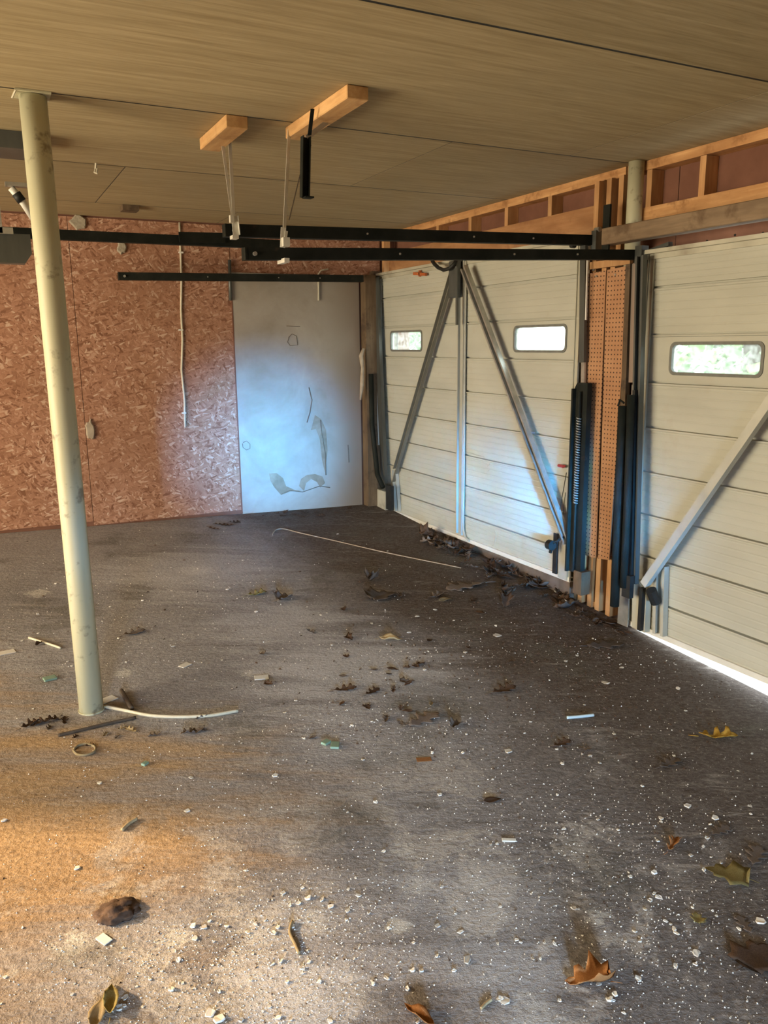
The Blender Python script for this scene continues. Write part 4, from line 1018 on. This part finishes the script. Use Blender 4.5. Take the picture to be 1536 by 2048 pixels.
# crumbs too small to pick apart
bm = bmesh.new()
for i in range(11000):
    x, y, p = sample(); s = (.8+3.4*rnd.random()**2.4)*(.5+.5*(y-1000)/1000)*mpp(p); c = on_floor(p, s*.25)
    a = rnd.uniform(0, 6.28); d1 = V((math.cos(a), math.sin(a), 0))*s*.6; d2 = V((-math.sin(a), math.cos(a), 0))*s*rnd.uniform(.3, .55); up = V((0, 0, s*rnd.uniform(.3, .6)))
    vs = [bm.verts.new(c+d1-up*.6), bm.verts.new(c-d1*.7+d2-up*.6), bm.verts.new(c-d1*.6-d2-up*.6), bm.verts.new(c+up)]
    for f in ((0, 1, 3), (1, 2, 3), (2, 0, 3)): bm.faces.new([vs[j] for j in f])
o = obj('flake_crumbs', bm, 'flake'); tag(o, 'fine white crumbs of paint and plaster sprinkled over the floor', 'crumbs', kind='stuff')
bm = bmesh.new()
for i in range(2600):
    x, y, p = sample() if i % 4 == 0 else (0, 0, None)
    if p is None:
        x, y = rnd.gauss(1130, 210), rnd.gauss(1320, 110); p = FP(x, y)
        if p.x > 3.22: continue
    s = (1.2+3.5*rnd.random()**2)*mpp(p); c = on_floor(p, s*.2)
    a = rnd.uniform(0, 6.28); d1 = V((math.cos(a), math.sin(a), 0))*s; d2 = V((-math.sin(a), math.cos(a), 0))*s*rnd.uniform(.3, .5); up = V((0, 0, s*rnd.uniform(.2, .5)))
    vs = [bm.verts.new(c+d1-up*.6), bm.verts.new(c-d1*.7+d2-up*.6), bm.verts.new(c-d1*.6-d2-up*.6), bm.verts.new(c+up)]
    for f in ((0, 1, 3), (1, 2, 3), (2, 0, 3)): bm.faces.new([vs[j] for j in f])
o = obj('soil_crumbs', bm, 'soil'); tag(o, 'dark crumbs of earth and leaf litter on the floor', 'crumbs', kind='stuff')

# ================================================================== YARD out of view: fence and shed added to block sky and sun
yf = thing('sky_block_fence', 'unseen brown board fence added to block sky light from the bay', 'fence', (-8.2, 0, -.6))
for k in range(40): obj('board', B(-8.24, -8.2, -10+k*.45, -10+k*.45+.43, -.6, 2.4), 'jamb', yf)
for k in range(36): obj('board', B(-8.2+k*.45, -8.2+k*.45+.43, -10.04, -10, -.6, 2.4), 'jamb', yf)
sh = thing('sun_block_shed', 'unseen brown shed added to block low sun and sky', 'shed', (-10, 1.5, -.6))
obj('wall', B(-11.5, -8.6, -4.0, 6.25, -.6, 4.0), 'jamb', sh)
obj('roof', prism([(-11.8, 4.0), (-8.3, 4.0), (-10.05, 5.2)], [], V((0, -4.2, 0)), EX, EZ, EY, 10.5), 'curb', sh)
struct('yard_ground', B(-30, XL-.15, -20, 20, -1.2, -.62), 'curb')
struct('yard_ground_rear', B(XL-.15, 3.4, -20, YR-.15, -1.2, -.62), 'curb')
# ================================================================== OUTSIDE, seen through the door windows
bm = bmesh.new(); vs = []
for x, y in ((3.302, -25), (45, -25), (45, 45), (3.302, 45)):
    vs.append(bm.verts.new((x, y, zf(3.3, y)-.012-(x-3.3)*.012)))
bot = [bm.verts.new((v.co.x, v.co.y, -4.5)) for v in vs]
bm.faces.new(vs); bm.faces.new(list(reversed(bot)))
for k in range(4): bm.faces.new((vs[k], bot[k], bot[(k+1) % 4], vs[(k+1) % 4]))
bmesh.ops.recalc_face_normals(bm, faces=bm.faces)
struct('driveway', bm, 'drive')
def tree(x, y, h, r, label, seed):
    rnd = random.Random(seed); t = thing('tree', label, 'tree', (x, y, zf(3.3, y)-.1), 'trees outside the garage doors')
    obj('trunk', tube([V((x, y, -1.0)), V((x+.1, y, h*.3)), V((x, y+.1, h*.65))], [.18, .14, .07], 8), 'bark', t, True)
    bm = bmesh.new()
    for i in range(900):
        d = V((rnd.gauss(0, 1), rnd.gauss(0, 1), rnd.gauss(0, 1))).normalized()*r*rnd.random()**.45
        c = V((x, y, h*.55))+V((d.x, d.y, d.z*1.1)); s = rnd.uniform(.10, .24)
        a = V((rnd.gauss(0, 1), rnd.gauss(0, 1), rnd.gauss(0, 1))).normalized()*s; b = a.orthogonal().normalized()*s*.5
        bm.faces.new([bm.verts.new(q) for q in (c-a, c-b, c+a, c+b)])
    o = obj('crown', bm, 'crown', t)
    return t
tree(9.0, 7.2, 3.4, 1.5, 'leafy tree outside, centred in the near door window', 1)
tree(11.5, 5.8, 2.2, 1.1, 'low leafy tree outside at the corner of the near door window', 2)
tree(12.0, 22.5, 4.0, 1.5, 'leafy tree outside the left window of the far door', 3)
tree(17.0, 19.0, 2.2, .8, 'distant leafy tree outside the far door', 4)

for o in bpy.data.objects:
    if '_o' in o: del o['_o']
